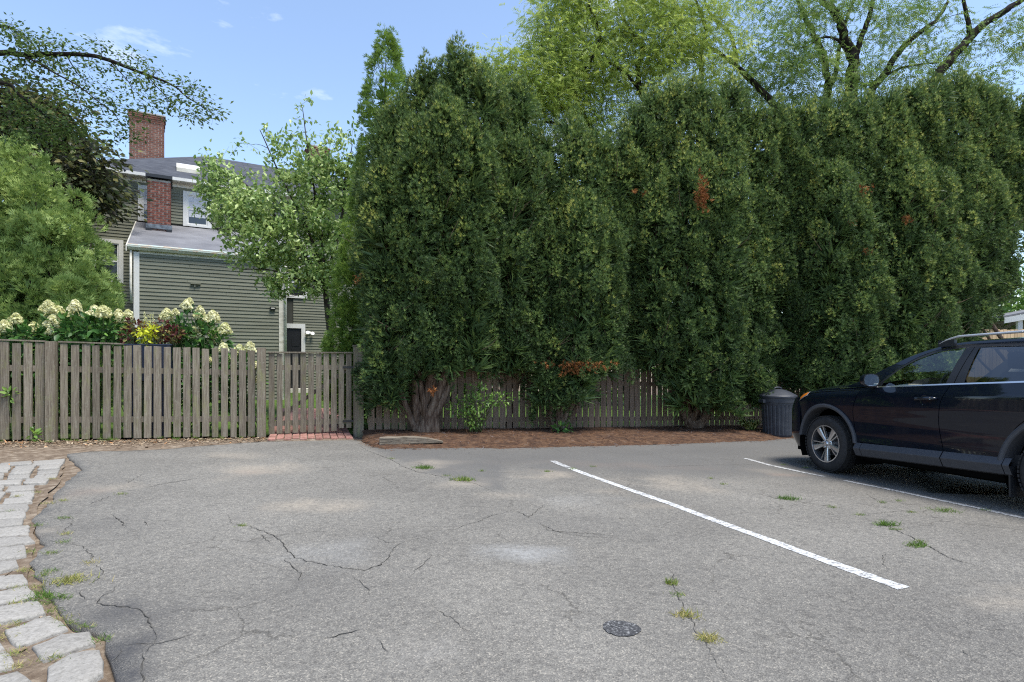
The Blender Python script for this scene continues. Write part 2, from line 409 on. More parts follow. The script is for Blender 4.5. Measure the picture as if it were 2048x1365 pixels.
M['litter'] = leaf_mat('dry_litter', [(0.0, (0.10, 0.065, 0.04)), (0.5, (0.26, 0.19, 0.12)), (0.85, (0.42, 0.34, 0.24)), (1.0, (0.50, 0.22, 0.07))], 0.85, 0.05)
# ------------------------------------------------------------------ ground, asphalt, bed, path
def fbm(x, y, sc, oct_=4, seed=0.0):
    return mnoise.fractal(Vector((x * sc + seed, y * sc - seed, seed)), 1.0, 2.0, oct_)

def grid_sheet(name, xs, ys, zf, mat):
    xs = np.asarray(xs); ys = np.asarray(ys)
    X, Y = np.meshgrid(xs, ys)
    Z = zf(X, Y)
    V = np.stack([X.ravel(), Y.ravel(), Z.ravel()], 1)
    nx = len(xs); F = []
    for j in range(len(ys) - 1):
        for i in range(nx - 1):
            F.append((j * nx + i, j * nx + i + 1, (j + 1) * nx + i + 1, (j + 1) * nx + i))
    return link(name, pymesh(name, V, F, True), mat)

def densify(poly, step, jit=0.0, seed=0):
    out = []; n = len(poly)
    rr = random.Random(seed)
    for i in range(n):
        a = Vector(poly[i][:2]); b = Vector(poly[(i + 1) % n][:2]); L = (b - a).length
        k = max(1, int(L / step))
        for q in range(k):
            p = a.lerp(b, q / k)
            if jit and q: p += Vector((rr.uniform(-jit, jit), rr.uniform(-jit, jit)))
            out.append(p)
    return out

def inside(poly, x, y):
    c = False; n = len(poly); j = n - 1
    for i in range(n):
        xi, yi = poly[i]; xj, yj = poly[j]
        if (yi > y) != (yj > y) and x < (xj - xi) * (y - yi) / (yj - yi) + xi: c = not c
        j = i
    return c

def poly_sheet(name, poly, step, zf, mat, skirt=0.0, parent=None, jit=0.0):
    """a sheet of ground with the outline poly, its height given by zf, its rim turned down by skirt"""
    B = [Vector((p[0], p[1])) for p in poly]
    P2 = [(p.x, p.y) for p in B]
    xs = [p[0] for p in P2]; ys = [p[1] for p in P2]
    pts = list(B)
    for x in np.arange(min(xs), max(xs), step):
        for y in np.arange(min(ys), max(ys), step):
            if inside(P2, x, y): pts.append(Vector((x + random.uniform(-.2, .2) * step, y + random.uniform(-.2, .2) * step)))
    n = len(B)
    vs, es, fs, *_ = delaunay_2d_cdt(pts, [(i, (i + 1) % n) for i in range(n)], [], 1, 1e-5)
    V = [(v.x, v.y, zf(v.x, v.y)) for v in vs]
    F = [tuple(f) for f in fs]
    if skirt:
        cnt = {}
        for f in F:
            for k in range(len(f)):
                e = (f[k], f[(k + 1) % len(f)]); key = tuple(sorted(e))
                cnt.setdefault(key, []).append(e)
        low = {}
        for key, e in cnt.items():
            if len(e) == 1:
                a, b = e[0]
                for q in (a, b):
                    if q not in low:
                        low[q] = len(V); x, y, z = V[q]; V.append((x, y, z - skirt))
                F.append((b, a, low[a], low[b]))
    return link(name, pymesh(name, V, F, True), mat, parent)

def asphalt_mat():
    m, n, l, b = mat_base('worn_asphalt')
    pos = n.new('ShaderNodeNewGeometry').outputs['Position']
    big = N(n, 'ShaderNodeTexNoise', Scale=0.55, Detail=6, Roughness=0.62); l.new(pos, big.inputs['Vector'])
    rb = ramp(n, [(0.3, (0.142, 0.134, 0.120)), (0.5, (0.180, 0.170, 0.151)), (0.7, (0.216, 0.204, 0.181))]); l.new(big.outputs['Fac'], rb.inputs['Fac'])
    # aggregate: pale and dark stones
    vo = N(n, 'ShaderNodeTexVoronoi', Scale=165.0); l.new(pos, vo.inputs['Vector'])
    sep = n.new('ShaderNodeSeparateColor'); l.new(vo.outputs['Color'], sep.inputs['Color'])
    rs = ramp(n, [(0.0, (0.45, 0.45, 0.47)), (0.3, (0.82, 0.82, 0.83)), (0.7, (1.05, 1.05, 1.05)), (0.88, (1.45, 1.43, 1.38)), (1.0, (2.3, 2.2, 2.05))]); l.new(sep.outputs[0], rs.inputs['Fac'])
    mu = n.new('ShaderNodeMix'); mu.data_type = 'RGBA'; mu.blend_type = 'MULTIPLY'; mu.inputs[0].default_value = 0.6
    l.new(rb.outputs['Color'], mu.inputs[6]); l.new(rs.outputs['Color'], mu.inputs[7])
    fine = N(n, 'ShaderNodeTexNoise', Scale=26.0, Detail=8, Roughness=0.75); l.new(pos, fine.inputs['Vector'])
    rf = ramp(n, [(0.32, (0.55, 0.55, 0.56)), (0.5, (1, 1, 1)), (0.72, (1.3, 1.3, 1.28))]); l.new(fine.outputs['Fac'], rf.inputs['Fac'])
    mu2 = n.new('ShaderNodeMix'); mu2.data_type = 'RGBA'; mu2.blend_type = 'MULTIPLY'; mu2.inputs[0].default_value = 0.8
    l.new(mu.outputs[2], mu2.inputs[6]); l.new(rf.outputs['Color'], mu2.inputs[7])
    # hairline cracking
    dn = N(n, 'ShaderNodeTexNoise', Scale=2.2, Detail=5, Roughness=0.6); l.new(pos, dn.inputs['Vector'])
    dm = n.new('ShaderNodeMix'); dm.data_type = 'RGBA'; dm.inputs[0].default_value = 0.32; l.new(pos, dm.inputs[6]); l.new(dn.outputs['Color'], dm.inputs[7])
    vc = N(n, 'ShaderNodeTexVoronoi', Scale=1.9, feature='DISTANCE_TO_EDGE'); l.new(dm.outputs[2], vc.inputs['Vector'])
    rc = ramp(n, [(0.0, (0.5, 0.49, 0.48)), (0.007, (0.7, 0.7, 0.7)), (0.013, (1, 1, 1))]); l.new(vc.outputs['Distance'], rc.inputs['Fac'])
    cm = N(n, 'ShaderNodeTexNoise', Scale=0.9, Detail=4); l.new(pos, cm.inputs['Vector'])
    rcm = ramp(n, [(0.50, (0, 0, 0)), (0.60, (0.8, 0.8, 0.8))]); l.new(cm.outputs['Fac'], rcm.inputs['Fac'])
    mu3 = n.new('ShaderNodeMix'); mu3.data_type = 'RGBA'; mu3.blend_type = 'MULTIPLY'; l.new(rcm.outputs['Color'], mu3.inputs[0])
    l.new(mu2.outputs[2], mu3.inputs[6]); l.new(rc.outputs['Color'], mu3.inputs[7])
    col = mu3.outputs[2]
    for att, c in (('newer', (0.105, 0.103, 0.10)), ('sand', (0.36, 0.31, 0.245)), ('pale', (0.33, 0.33, 0.32)), ('dark', (0.055, 0.055, 0.058)), ('rust', (0.26, 0.19, 0.15))):
        a = n.new('ShaderNodeAttribute'); a.attribute_name = att
        ad = N(n, 'ShaderNodeMath', operation='MULTIPLY_ADD'); l.new(fine.outputs['Fac'], ad.inputs[0]); ad.inputs[1].default_value = 3.4; ad.inputs[2].default_value = -1.7
        a2 = N(n, 'ShaderNodeMath', operation='ADD'); l.new(a.outputs['Fac'], a2.inputs[0])
        mm = N(n, 'ShaderNodeMath', operation='MULTIPLY'); l.new(ad.outputs[0], mm.inputs[0]); l.new(a.outputs['Fac'], mm.inputs[1])
        l.new(mm.outputs[0], a2.inputs[1]); a2.use_clamp = True
        mx = n.new('ShaderNodeMix'); mx.data_type = 'RGBA'; mx.inputs[7].default_value = (*c, 1)
        l.new(a2.outputs[0], mx.inputs[0]); l.new(col, mx.inputs[6]); col = mx.outputs[2]
    l.new(col, b.inputs['Base Color'])
    b.inputs['Roughness'].default_value = 0.88; b.inputs['Specular IOR Level'].default_value = 0.25
    bp = N(n, 'ShaderNodeBump', Strength=0.7, Distance=0.008); l.new(fine.outputs['Fac'], bp.inputs['Height'])
    bp2 = N(n, 'ShaderNodeBump', Strength=0.5, Distance=0.006); l.new(vo.outputs['Distance'], bp2.inputs['Height']); l.new(bp.outputs['Normal'], bp2.inputs['Normal'])
    l.new(bp2.outputs['Normal'], b.inputs['Normal'])
    return m
M['asphalt'] = asphalt_mat()

def paint_mat(name, lo, hi):
    m, n, l, b = mat_base(name)
    pos = n.new('ShaderNodeNewGeometry').outputs['Position']
    t = N(n, 'ShaderNodeTexNoise', Scale=34.0, Detail=8, Roughness=0.78); l.new(pos, t.inputs['Vector'])
    r = ramp(n, [(lo, (0.19, 0.19, 0.19)), (lo + 0.05, (0.42, 0.42, 0.41)), (hi, (0.55, 0.55, 0.535))]); l.new(t.outputs['Fac'], r.inputs['Fac'])
    l.new(r.outputs['Color'], b.inputs['Base Color']); b.inputs['Roughness'].default_value = 0.8; b.inputs['Specular IOR Level'].default_value = 0.2
    bp = N(n, 'ShaderNodeBump', Strength=0.5, Distance=0.004); l.new(t.outputs['Fac'], bp.inputs['Height']); l.new(bp.outputs['Normal'], b.inputs['Normal'])
    return m
M['paint'] = paint_mat('white_line_paint', 0.42, 0.53)
M['wornpaint'] = paint_mat('worn_line_paint', 0.46, 0.60)

# far ground
xs = np.concatenate([[-500, -250, -120, -60, -30], np.arange(-20, 22, 1.0), [30, 60, 120, 250, 500]])
ys = np.concatenate([[-200, -80, -30, -12], np.arange(-8, 27, 1.0), [35, 60, 120, 250, 500, 900]])
def zground(X, Y): return g(X, Y) - 0.03
ground = tag(grid_sheet('ground', xs, ys, zground, M['soil']), 'bare soil ground under the lot and gardens', None, None, 'structure')

z8 = lambda x, y: (x / 2.702, 860 + y / 2.702)
z6 = lambda x, y: (400 + x / 2.438, 860 + y / 2.438)
z7 = lambda x, y: (1080 + x / 2.116, 860 + y / 2.116)

left_edge = [(135, 908), (152, 928), (168, 938), (142, 956), (115, 982), (111, 997), (81, 1026), (63, 1041), (74, 1067), (89, 1093), (74, 1112), (59, 1126), (85, 1156), (89, 1178), (111, 1204), (122, 1226), (148, 1252), (181, 1260), (213, 1271), (211, 1297), (222, 1322), (229, 1345), (235, 1365), (252, 1440), (262, 1600)]
far_edge = [(1680, 866), (1600, 873), (1530, 880), (1480, 881), (1400, 885), (1300, 888), (1200, 891), (1100, 893), (1000, 896), (960, 894), (880, 895), (760, 897), (740, 892), (725, 884), (700, 878), (620, 880), (545, 883), (520, 884), (470, 888), (400, 893), (330, 899), (250, 902), (180, 903)]
pl = [tuple(G(*p)[:2]) for p in far_edge] + [tuple(G(*p)[:2]) for p in left_edge]
pl += [(-1.2, 0.6), (-1.6, -4.0), (13.5, -4.0), (13.5, 14.6)]
pl = [(p.x, p.y) for p in densify(pl, 0.09, 0.018, 3)]
asphalt = poly_sheet('asphalt_lot', pl, 0.15, lambda x, y: gz(x, y) + 0.004 * fbm(x, y, 0.8), M['asphalt'], 0.035)
tag(asphalt, 'cracked grey asphalt parking lot', None, None, 'structure')

def paint_attr(o, name, blobs, base=None):
    """wear of the surface: blobs are (px, py, half width m, half depth m, strength)"""
    me = o.data; n = len(me.vertices); co = np.empty(n * 3, np.float32); me.vertices.foreach_get('co', co); co = co.reshape(-1, 3)
    val = np.zeros(n) if base is None else base(co)
    for (px, py, rx, ry, st) in blobs:
        c = G(px, py)
        d = np.sqrt(((co[:, 0] - c.x) / rx) ** 2 + ((co[:, 1] - c.y) / ry) ** 2)
        nz = np.array([0.75 * fbm(x, y, 3.2, 4, 5.0) if dd < 2.2 else 0 for x, y, dd in zip(co[:, 0], co[:, 1], d)])
        val = np.maximum(val, 0.60 * st * (1 - smooth(0.05, 1.15, d + nz)))
    a = me.attributes.new(name, 'FLOAT', 'POINT'); a.data.foreach_set('value', val.astype(np.float32))

def newer_strip(co):
    # the darker, browner asphalt laid along the bed, bounded by the seam
    seam = [(735, 886), (760, 905), (800, 920), (840, 938), (880, 952), (930, 963), (1010, 985)]
    S = [G(*p) for p in seam]
    sx = np.array([p.x for p in S]); sy = np.array([p.y for p in S])
    far = np.interp(co[:, 0], sx, sy, left=99, right=sy[-1])
    nz = np.array([0.25 * fbm(x, y, 1.3, 3, 2.0) for x, y in co[:, :2]])
    right = smooth(6.3, 7.6, co[:, 1] + nz * 2 + 0.02 * co[:, 0])
    v = np.where(co[:, 0] < sx[-1], smooth(-0.05, 0.05, co[:, 1] - far), right)
    return v * 0.62
paint_attr(asphalt, 'newer', [], newer_strip)
paint_attr(asphalt, 'sand', [(510, 938, .55, .5, .75), (618, 1012, .42, .32, .9), (465, 911, .5, .3, .6), (860, 930, .4, .35, .8), (925, 966, .4, .25, .7), (1105, 950, .5, .3, .85), (1000, 992, .3, .15, .7), (1350, 966, .6, .35, .7), (1420, 980, .4, .22, .6), (1320, 1014, .3, .12, .55), (2030, 1200, .25, .2, .85), (225, 975, .3, .22, .55), (100, 1000, .25, .3, .5), (80, 1060, .18, .2, .6), (850, 1310, .12, .1, .35), (1560, 945, .5, .2, .35), (1220, 985, .25, .1, .5)])
paint_attr(asphalt, 'pale', [(1050, 1106, .30, .17, .85), (660, 1100, .45, .3, .4), (855, 1312, .14, .1, .5), (1150, 1000, .5, .3, .25)])
paint_attr(asphalt, 'dark', [(232, 1238, .30, .22, 1.4), (262, 1300, .16, .28, 1.4), (262, 1350, .14, .22, 1.3), (180, 1050, .5, .4, .25), (1150, 1045, .7, .4, .3), (860, 930, .2, .12, .3), (1020, 935, .8, .25, .3), (620, 1165, .5, .3, .28), (2020, 960, 1.2, 1.0, .2), (150, 930, .2, .25, .6)])
paint_attr(asphalt, 'rust', [(155, 985, .25, .2, .6), (1590, 952, .35, .1, .6), (505, 945, .25, .2, .4), (1240, 930, 1.6, .3, .22)])

def ribbon(name, pts, w, mat, parent, lift=0.005, jit=0.0, taper=False, step=0.035, seed=0):
    """a flat strip lying on the ground along ground points"""
    rr = random.Random(seed)
    Q = []
    for i in range(len(pts) - 1):
        a, b = Vector(pts[i][:2]), Vector(pts[i + 1][:2]); k = max(1, int((b - a).length / step))
        for q in range(k): Q.append(a.lerp(b, q / k))
    Q.append(Vector(pts[-1][:2]))
    V = []; F = []; n = len(Q)
    for i, p in enumerate(Q):
        d = (Q[min(i + 1, n - 1)] - Q[max(i - 1, 0)]).normalized(); nn = Vector((-d.y, d.x))
        off = rr.uniform(-jit, jit) * 1.3
        ww = w * (1 + (rr.uniform(-0.55, 0.55) if jit else rr.uniform(-0.11, 0.11)))
        if taper: ww *= min(1, 0.15 + 3.0 * min(i, n - 1 - i) / n)
        for s in (-1, 1):
            q = p + nn * (s * ww / 2 + off); V.append((q.x, q.y, gz(q.x, q.y) + 0.004 * fbm(q.x, q.y, 0.8) + lift))
        if i: F.append((2 * i - 2, 2 * i - 1, 2 * i + 1, 2 * i))
    return link(name, pymesh(name, V, F), mat, parent)

GP = lambda L: [G(*p) for p in L]
l1 = GP([(1140, 937), (1163, 946), (1340, 1008), (1540, 1081), (1808, 1178)])
tag(ribbon('parking_line', l1, 0.088, M['paint'], None, 0.003), 'bright white painted parking line crossing the open asphalt', None, None, 'structure')
l1b = GP([(1105, 922), (1122, 930), (1137, 936)])
tag(ribbon('parking_line', l1b, 0.09, M['wornpaint'], None, 0.003), 'short worn far end of the bright white parking line', None, None, 'structure')
l2 = GP([(1490, 917), (1540, 931), (1600, 944), (1650, 954)])
tag(ribbon('parking_line', l2, 0.075, M['wornpaint'], None, 0.003), 'worn white line beside the front wheel of the dark car', None, None, 'structure')
l2b = GP([(1690, 962), (1720, 968), (1800, 984), (1900, 1005), (2048, 1037), (2150, 1060)])
tag(ribbon('parking_line', l2b, 0.07, M['wornpaint'], None, 0.003), 'worn white line alongside the dark car towards the right edge', None, None, 'structure')

cr6 = [[(135, 410), (150, 460), (230, 470), (320, 500), (390, 540), (420, 590), (470, 625), (560, 650), (680, 670), (800, 685), (870, 665), (920, 625), (940, 580), (990, 550), (1050, 535), (1100, 527), (1150, 545)],
       [(840, 515), (870, 530), (905, 550), (985, 552)], [(1090, 500), (1180, 490), (1240, 490), (1290, 465), (1360, 450), (1420, 420), (1480, 408), (1530, 390)],
       [(470, 625), (415, 630), (430, 650), (460, 680), (490, 700), (480, 740)], [(745, 715), (780, 745), (815, 770), (825, 810)], [(1150, 880), (1200, 905), (1260, 945), (1310, 985)],
       [(600, 1025), (680, 1000), (800, 975)], [(860, 1020), (900, 1060), (935, 1090)], [(1020, 715), (1060, 680), (1100, 640), (1130, 610)],
       [(770, 70), (810, 100), (860, 120), (930, 145), (990, 180), (1060, 205), (1140, 220), (1250, 245), (1350, 265), (1430, 300), (1530, 320)], [(1000, 155), (1060, 160), (1140, 180)], [(1340, 205), (1500, 210), (1620, 205)],
       [(1500, 390), (1580, 410), (1600, 430), (1680, 365)], [(1640, 450), (1700, 490), (1850, 520), (2040, 525)], [(480, 185), (620, 185), (760, 172)], [(260, 510), (300, 520), (340, 555)]]
cr7 = [[(530, 575), (560, 600), (570, 680), (600, 730), (600, 780), (640, 800), (660, 850), (720, 930), (750, 990), (800, 1060), (830, 1100)], [(420, 160), (560, 155), (700, 150), (900, 148), (1000, 155)],
       [(880, 260), (1000, 290), (1100, 305), (1230, 325), (1330, 345)], [(1380, 270), (1420, 295), (1640, 325), (1700, 330)], [(1370, 362), (1500, 345), (1640, 345)], [(1380, 380), (1500, 420), (1600, 470), (1750, 550), (1900, 590), (1925, 610)],
       [(1780, 930), (1850, 975)], [(1885, 342), (1925, 320)], [(0, 395), (60, 430), (200, 440), (330, 450)], [(1460, 520), (1450, 560), (1470, 590)]]
cr8 = [[(525, 725), (550, 770), (515, 830)], [(650, 830), (600, 880), (540, 910), (510, 945), (640, 955), (730, 970), (790, 1010), (850, 1110), (830, 1160), (780, 1210)], [(620, 1170), (700, 1160), (870, 1150), (960, 1130), (1090, 1095)],
       [(650, 1180), (640, 1220), (610, 1255)], [(440, 870), (445, 920)], [(380, 610), (450, 630), (500, 685), (480, 720)], [(330, 560), (400, 500), (360, 470)], [(600, 460), (660, 500), (680, 530)], [(700, 550), (760, 550)],
       [(780, 490), (795, 520)], [(760, 320), (870, 295), (960, 280), (1100, 260)], [(690, 290), (770, 240)], [(450, 420), (500, 395), (620, 350)], [(780, 1210), (775, 1290), (770, 1365), (775, 1420)]]
k = 0
for L, zz in ((cr6, z6), (cr7, z7), (cr8, z8)):
    for c in L:
        pts = GP([zz(*p) for p in c])
        ribbon('crack', pts, 0.0035 if k % 3 else 0.0052, M['crack'], asphalt, 0.0035, 0.008, True, 0.025, k); k += 1

# tar blob
c = G(1243, 1258); tb = []
for i in range(44):
    t = 2 * math.pi * i / 44; r = 0.088 * (1 + 0.03 * math.sin(3 * t + 1) + random.uniform(-.035, .035))
    tb.append((c.x + 1.05 * r * math.cos(t), c.y + r * math.sin(t) * 0.95))
tag(poly_sheet('tar_patch', tb, 0.03, lambda x, y: gz(x, y) + 0.0045, M['tar']), 'small round black tar patch on the near asphalt', None, None, 'structure')

# planting bed with pine needle mulch
be = [(725, 884), (742, 893), (765, 898), (880, 897), (960, 896), (1000, 898), (1100, 895), (1200, 893), (1300, 890), (1400, 887), (1480, 883), (1530, 882), (1600, 875), (1680, 868)]
bp_ = [tuple(G(*p)[:2]) for p in be]
bk = [FP(1900), FP(1600), FP(1300), FP(1000), FP(730)]
bed_poly = bp_ + [(x - FS * .15, y + FC * .15) for x, y in bk]
bed_poly = [(p.x, p.y) for p in densify(bed_poly, 0.06, 0.022, 5)]
def fence_dist(x, y): return (10.65 + TF * x - y) * FC          # metres in front of the fence line
fr = np.array(bp_); 
def bed_z(x, y):
    yf = np.interp(x, fr[:, 0], fr[:, 1])
    return gz(x, y) + 0.006 + 0.075 * float(smooth(0, 0.7, y - yf)) + 0.012 * fbm(x, y, 3.0, 3) * float(smooth(0, .2, y - yf))
bed = tag(poly_sheet('planting_bed', bed_poly, 0.14, bed_z, M['mulch'], 0.02), 'rusty pine needle mulch bed along the brown fence', None, None, 'structure')

# lawn behind the fences
lp = [FP(-300), FP(300), FP(700), FP(1000), FP(1400), FP(1800), (16, 17.5), (16, 27), (-15, 27), (-15, 6.0)]
lp = [(x - FS * .12, y + FC * .12) for x, y in lp]
lawn = tag(poly_sheet('lawn', [(p.x, p.y) for p in densify(lp, 0.8)], 0.9, lambda x, y: gz(x, y) + 0.0, M['lawn']), 'green garden lawn seen through the fence gaps', None, None, 'structure')

# brick path through the gate
gx, gy = FP(622)
path_poly = []
for a, d in ((-0.64, -0.62), (0.64, -0.62), (0.64, 5.2), (-0.64, 5.2)):
    path_poly.append((gx + a * FC - d * FS, gy + a * FS + d * FC))
path = tag(poly_sheet('brick_path', [(p.x, p.y) for p in densify(path_poly, 0.4)], 0.4, lambda x, y: gz(x, y) + 0.012, M['soil'], 0.03), 'red brick garden path running under the wooden gate', None, None, 'structure')
bm = bmesh.new(); bmesh.ops.create_cube(bm, size=1.0)
bmesh.ops.scale(bm, vec=(0.103, 0.205, 0.05), verts=bm.verts); bmesh.ops.bevel(bm, geom=list(bm.edges), offset=0.006, segments=1, affect='EDGES')
brick_me = bpy.data.meshes.new('path_brick'); bm.to_mesh(brick_me); bm.free(); brick_me.materials.append(M['pathbrick'])
for r_ in range(26):
    for c_ in range(11):
        a = -0.575 + c_ * 0.115; d = -0.5 + r_ * 0.218 + (0.109 if c_ % 2 else 0)
        x = gx + a * FC - d * FS; y = gy + a * FS + d * FC
        o = link('brick', brick_me, None, path, (x, y, gz(x, y) + 0.008 + random.uniform(-.004, .004)), (random.uniform(-.02, .02), random.uniform(-.02, .02), FANG + random.uniform(-.02, .02)))

# granite block edging on the left
stones = [[(0, 178), (165, 172), (170, 190), (0, 194)], [(182, 166), (348, 160), (340, 184), (176, 190)], [(-70, 200), (55, 197), (48, 226), (-70, 229)], [(-70, 233), (22, 230), (16, 262), (-70, 266)],
  [(85, 195), (192, 193), (165, 240), (52, 245)], [(215, 190), (332, 187), (322, 211), (208, 217)], [(208, 221), (320, 214), (312, 234), (200, 242)], [(48, 249), (166, 246), (160, 262), (40, 267)],
  [(195, 245), (310, 238), (303, 258), (180, 263)], [(-70, 272), (118, 269), (110, 297), (-70, 301)], [(140, 266), (266, 262), (250, 291), (130, 295)], [(45, 303), (186, 297), (180, 324), (35, 333)],
  [(-70, 305), (22, 303), (15, 329), (-70, 332)], [(60, 338), (189, 334), (182, 361), (45, 364)], [(-70, 337), (30, 335), (12, 364), (-70, 368)], [(25, 371), (176, 366), (170, 395), (15, 402)],
  [(-70, 372), (4, 372), (-8, 401), (-70, 404)], [(-70, 410), (149, 404), (148, 436), (-70, 447)], [(-70, 454), (135, 443), (130, 479), (-70, 490)], [(-70, 496), (129, 484), (122, 517), (-70, 533)],
  [(-70, 542), (155, 519), (156, 564), (-70, 580)], [(-70, 592), (160, 579), (188, 605), (-70, 638)], [(-70, 652), (130, 631), (137, 684), (-70, 708)], [(-70, 720), (85, 702), (107, 744), (-70, 782)],
  [(-70, 792), (125, 781), (148, 831), (-70, 866)], [(-70, 887), (150, 852), (200, 909), (-70, 957)], [(-70, 977), (200, 927), (238, 999), (-70, 1058)], [(20, 1085), (270, 1006), (372, 1075), (90, 1166)],
  [(185, 1168), (330, 1106), (482, 1091), (526, 1148), (430, 1180), (240, 1246)], [(258, 1280), (372, 1216), (542, 1201), (556, 1320), (500, 1362), (262, 1420)], [(-160, 1120), (0, 1145), (10, 1180), (-160, 1220)],
  [(-200, 1240), (40, 1193), (88, 1275), (-160, 1330)], [(-200, 1370), (100, 1301), (158, 1368), (60, 1450), (-200, 1480)], [(280, 1440), (560, 1390), (580, 1500), (300, 1560)], [(0, 1480), (240, 1450), (270, 1580), (0, 1640)]]
edging_poly = [tuple(G(*z8(*p))[:2]) for p in ((360, 140), (330, 260), (200, 420), (190, 620), (150, 760), (210, 900), (380, 1070), (560, 1190), (590, 1365), (600, 1560))] + [(-1.4, 1.2), (-3.4, 1.2), (-6.2, 4.0), (-9.8, 8.2), (-8.8, 7.7)]
edging = tag(poly_sheet('block_edging', [(p.x, p.y) for p in densify(edging_poly, 0.15, 0.02, 9)], 0.2, lambda x, y: gz(x, y) - 0.012 + 0.008 * fbm(x, y, 2.5), M['soil']), 'sandy strip set with pale granite blocks along the left edge', None, None, 'structure')
def stone(pts, h, seed):
    rr = random.Random(seed)
    bm = bmesh.new()
    cx = sum(p[0] for p in pts) / len(pts); cy = sum(p[1] for p in pts) / len(pts)
    ring = []
    n = len(pts)
    for i in range(n):
        a, b = Vector(pts[i]), Vector(pts[(i + 1) % n]); L = (b - a).length
        c = Vector((cx, cy))
        kk = max(2, int(L / 0.05))
        for q in range(kk):
            p = a.lerp(b, q / kk)
            if q == 0: p = p.lerp(c, 0.025)
            p += Vector((rr.uniform(-.007, .007), rr.uniform(-.007, .007)))
            ring.append(p)
    z0 = gz(cx, cy); tilt = (rr.uniform(-.03, .03), rr.uniform(-.03, .03))
    def zz(p, e): return z0 + e + (p.x - cx) * tilt[0] + (p.y - cy) * tilt[1]
    C = Vector((cx, cy)); sz = min((Vector(p) - C).length for p in pts)
    rings = []
    for fr_, e in ((1.0, -0.06), (1.0, h - 0.010), (1 - 0.004 / max(sz, .03), h - 0.003), (1 - 0.010 / max(sz, .05), h), (0.55, h + rr.uniform(-.001, .002))):
        rings.append([bm.verts.new((*(C.lerp(p, fr_)), zz(p, e) + (rr.uniform(-.002, .002) if e > 0 else 0))) for p in ring])
    m_ = len(ring)
    for a, b in zip(rings[:-1], rings[1:]):
        for i in range(m_):
            bm.faces.new((a[i], a[(i + 1) % m_], b[(i + 1) % m_], b[i]))
    bm.faces.new(rings[-1])
    bmesh.ops.recalc_face_normals(bm, faces=bm.faces)
    me = bpy.data.meshes.new('stone'); bm.to_mesh(me); bm.free()
    me.polygons.foreach_set('use_smooth', [True] * len(me.polygons))
    return me
k = 0
for q in stones:
    pts = [tuple(G(*z8(*p))[:2]) for p in q]
    mx_, my_ = np.mean(pts, 0); pts = [(mx_ + (x - mx_) * 1.03, my_ + (y - my_) * 1.07) for x, y in pts]
    link('stone', stone(pts, 0.006 + random.uniform(-.004, .005), k), M['granite'], edging); k += 1
for q in stones[17:27]:                       # the second column of blocks, left of these
    pts = [tuple(G(*z8(*p))[:2]) for p in q]
    w = max(p[0] for p in pts) - min(p[0] for p in pts)
    for m_ in (1, 2):
        link('stone', stone([(p[0] - m_ * (w + .02), p[1] - m_ * .03) for p in pts], 0.006, k), M['granite'], edging); k += 1

# ------------------------------------------------------------------ scattering of leaf shapes
def norm(a): return a / np.maximum(np.linalg.norm(a, axis=1, keepdims=True), 1e-9)

def scatter(tv, tf, pos, dirs, scale, tint, up=None, upjit=0.6, width=1.0):
    """copies of a small shape at pos, its +Z along dirs; returns vertices, triangles, tint"""
    pos = np.asarray(pos, float); n = len(pos)
    z = norm(np.asarray(dirs, float))
    ref = rng.normal(size=(n, 3))
    if up is not None: ref = np.asarray(up, float)[None, :] + upjit * ref
    x = norm(np.cross(ref, z)); y = np.cross(z, x)
    sc = np.broadcast_to(np.asarray(scale, float), (n,))[:, None, None]
    tv = np.asarray(tv, float)
    V = pos[:, None, :] + sc * (tv[None, :, 0:1] * width * x[:, None, :] + tv[None, :, 1:2] * y[:, None, :] + tv[None, :, 2:3] * z[:, None, :])
    k = len(tv)
    T = np.asarray(tf)[None, :, :] + (np.arange(n) * k)[:, None, None]
    tn = np.repeat(np.broadcast_to(np.asarray(tint, float), (n,)), k)
    return V.reshape(-1, 3), T.reshape(-1, 3), tn

class Cloud:
    def __init__(s): s.V = []; s.T = []; s.t = []; s.n = 0
    def add(s, r):
        V, T, t = r; s.V.append(V); s.T.append(T + s.n); s.t.append(t); s.n += len(V); return s
    def build(s, name, mat, parent=None, smooth_=False):
        me = trimesh(name, np.concatenate(s.V), np.concatenate(s.T), np.clip(np.concatenate(s.t), 0, 1), smooth_)
        return link(name, me, mat, parent)

def rosette(nn=8, half=0.75, w=0.16, seed=1):
    """a tuft of narrow needles"""
    r = np.random.default_rng(seed); V = []; T = []
    for i in range(nn):
        a = 2 * math.pi * i / nn + r.uniform(-.3, .3); e = r.uniform(0.25, half) if i else 0.0
        d = np.array([math.sin(e) * math.cos(a), math.sin(e) * math.sin(a), math.cos(e)])
        sdir = np.array([-math.sin(a), math.cos(a), 0]); L = r.uniform(0.75, 1.1); b = d * 0.08
        k = len(V); V += [b - sdir * w * .55, b + sdir * w * .55, d * L]; T.append((k, k + 1, k + 2))
    return np.array(V), np.array(T)

def fan(nn=5, spread=0.7, w=0.14, seed=1):
    """a flat spray of scale leaves"""
    r = np.random.default_rng(seed); V = []; T = []
    for i in range(nn):
        a = -spread + 2 * spread * i / (nn - 1); L = (1 - 0.35 * abs(a / spread)) * r.uniform(.85, 1.1)
        d = np.array([math.sin(a), r.uniform(-.12, .12), math.cos(a)]); s_ = np.array([math.cos(a), 0, -math.sin(a)]); b = np.array([0, 0, 0.25 * abs(a)])
        k = len(V); V += [b - s_ * .03, b + d * L * .6 - s_ * w * .6, b + d * L, b + d * L * .6 + s_ * w * .6]; T += [(k, k + 1, k + 2), (k, k + 2, k + 3)]
    return np.array(V), np.array(T)

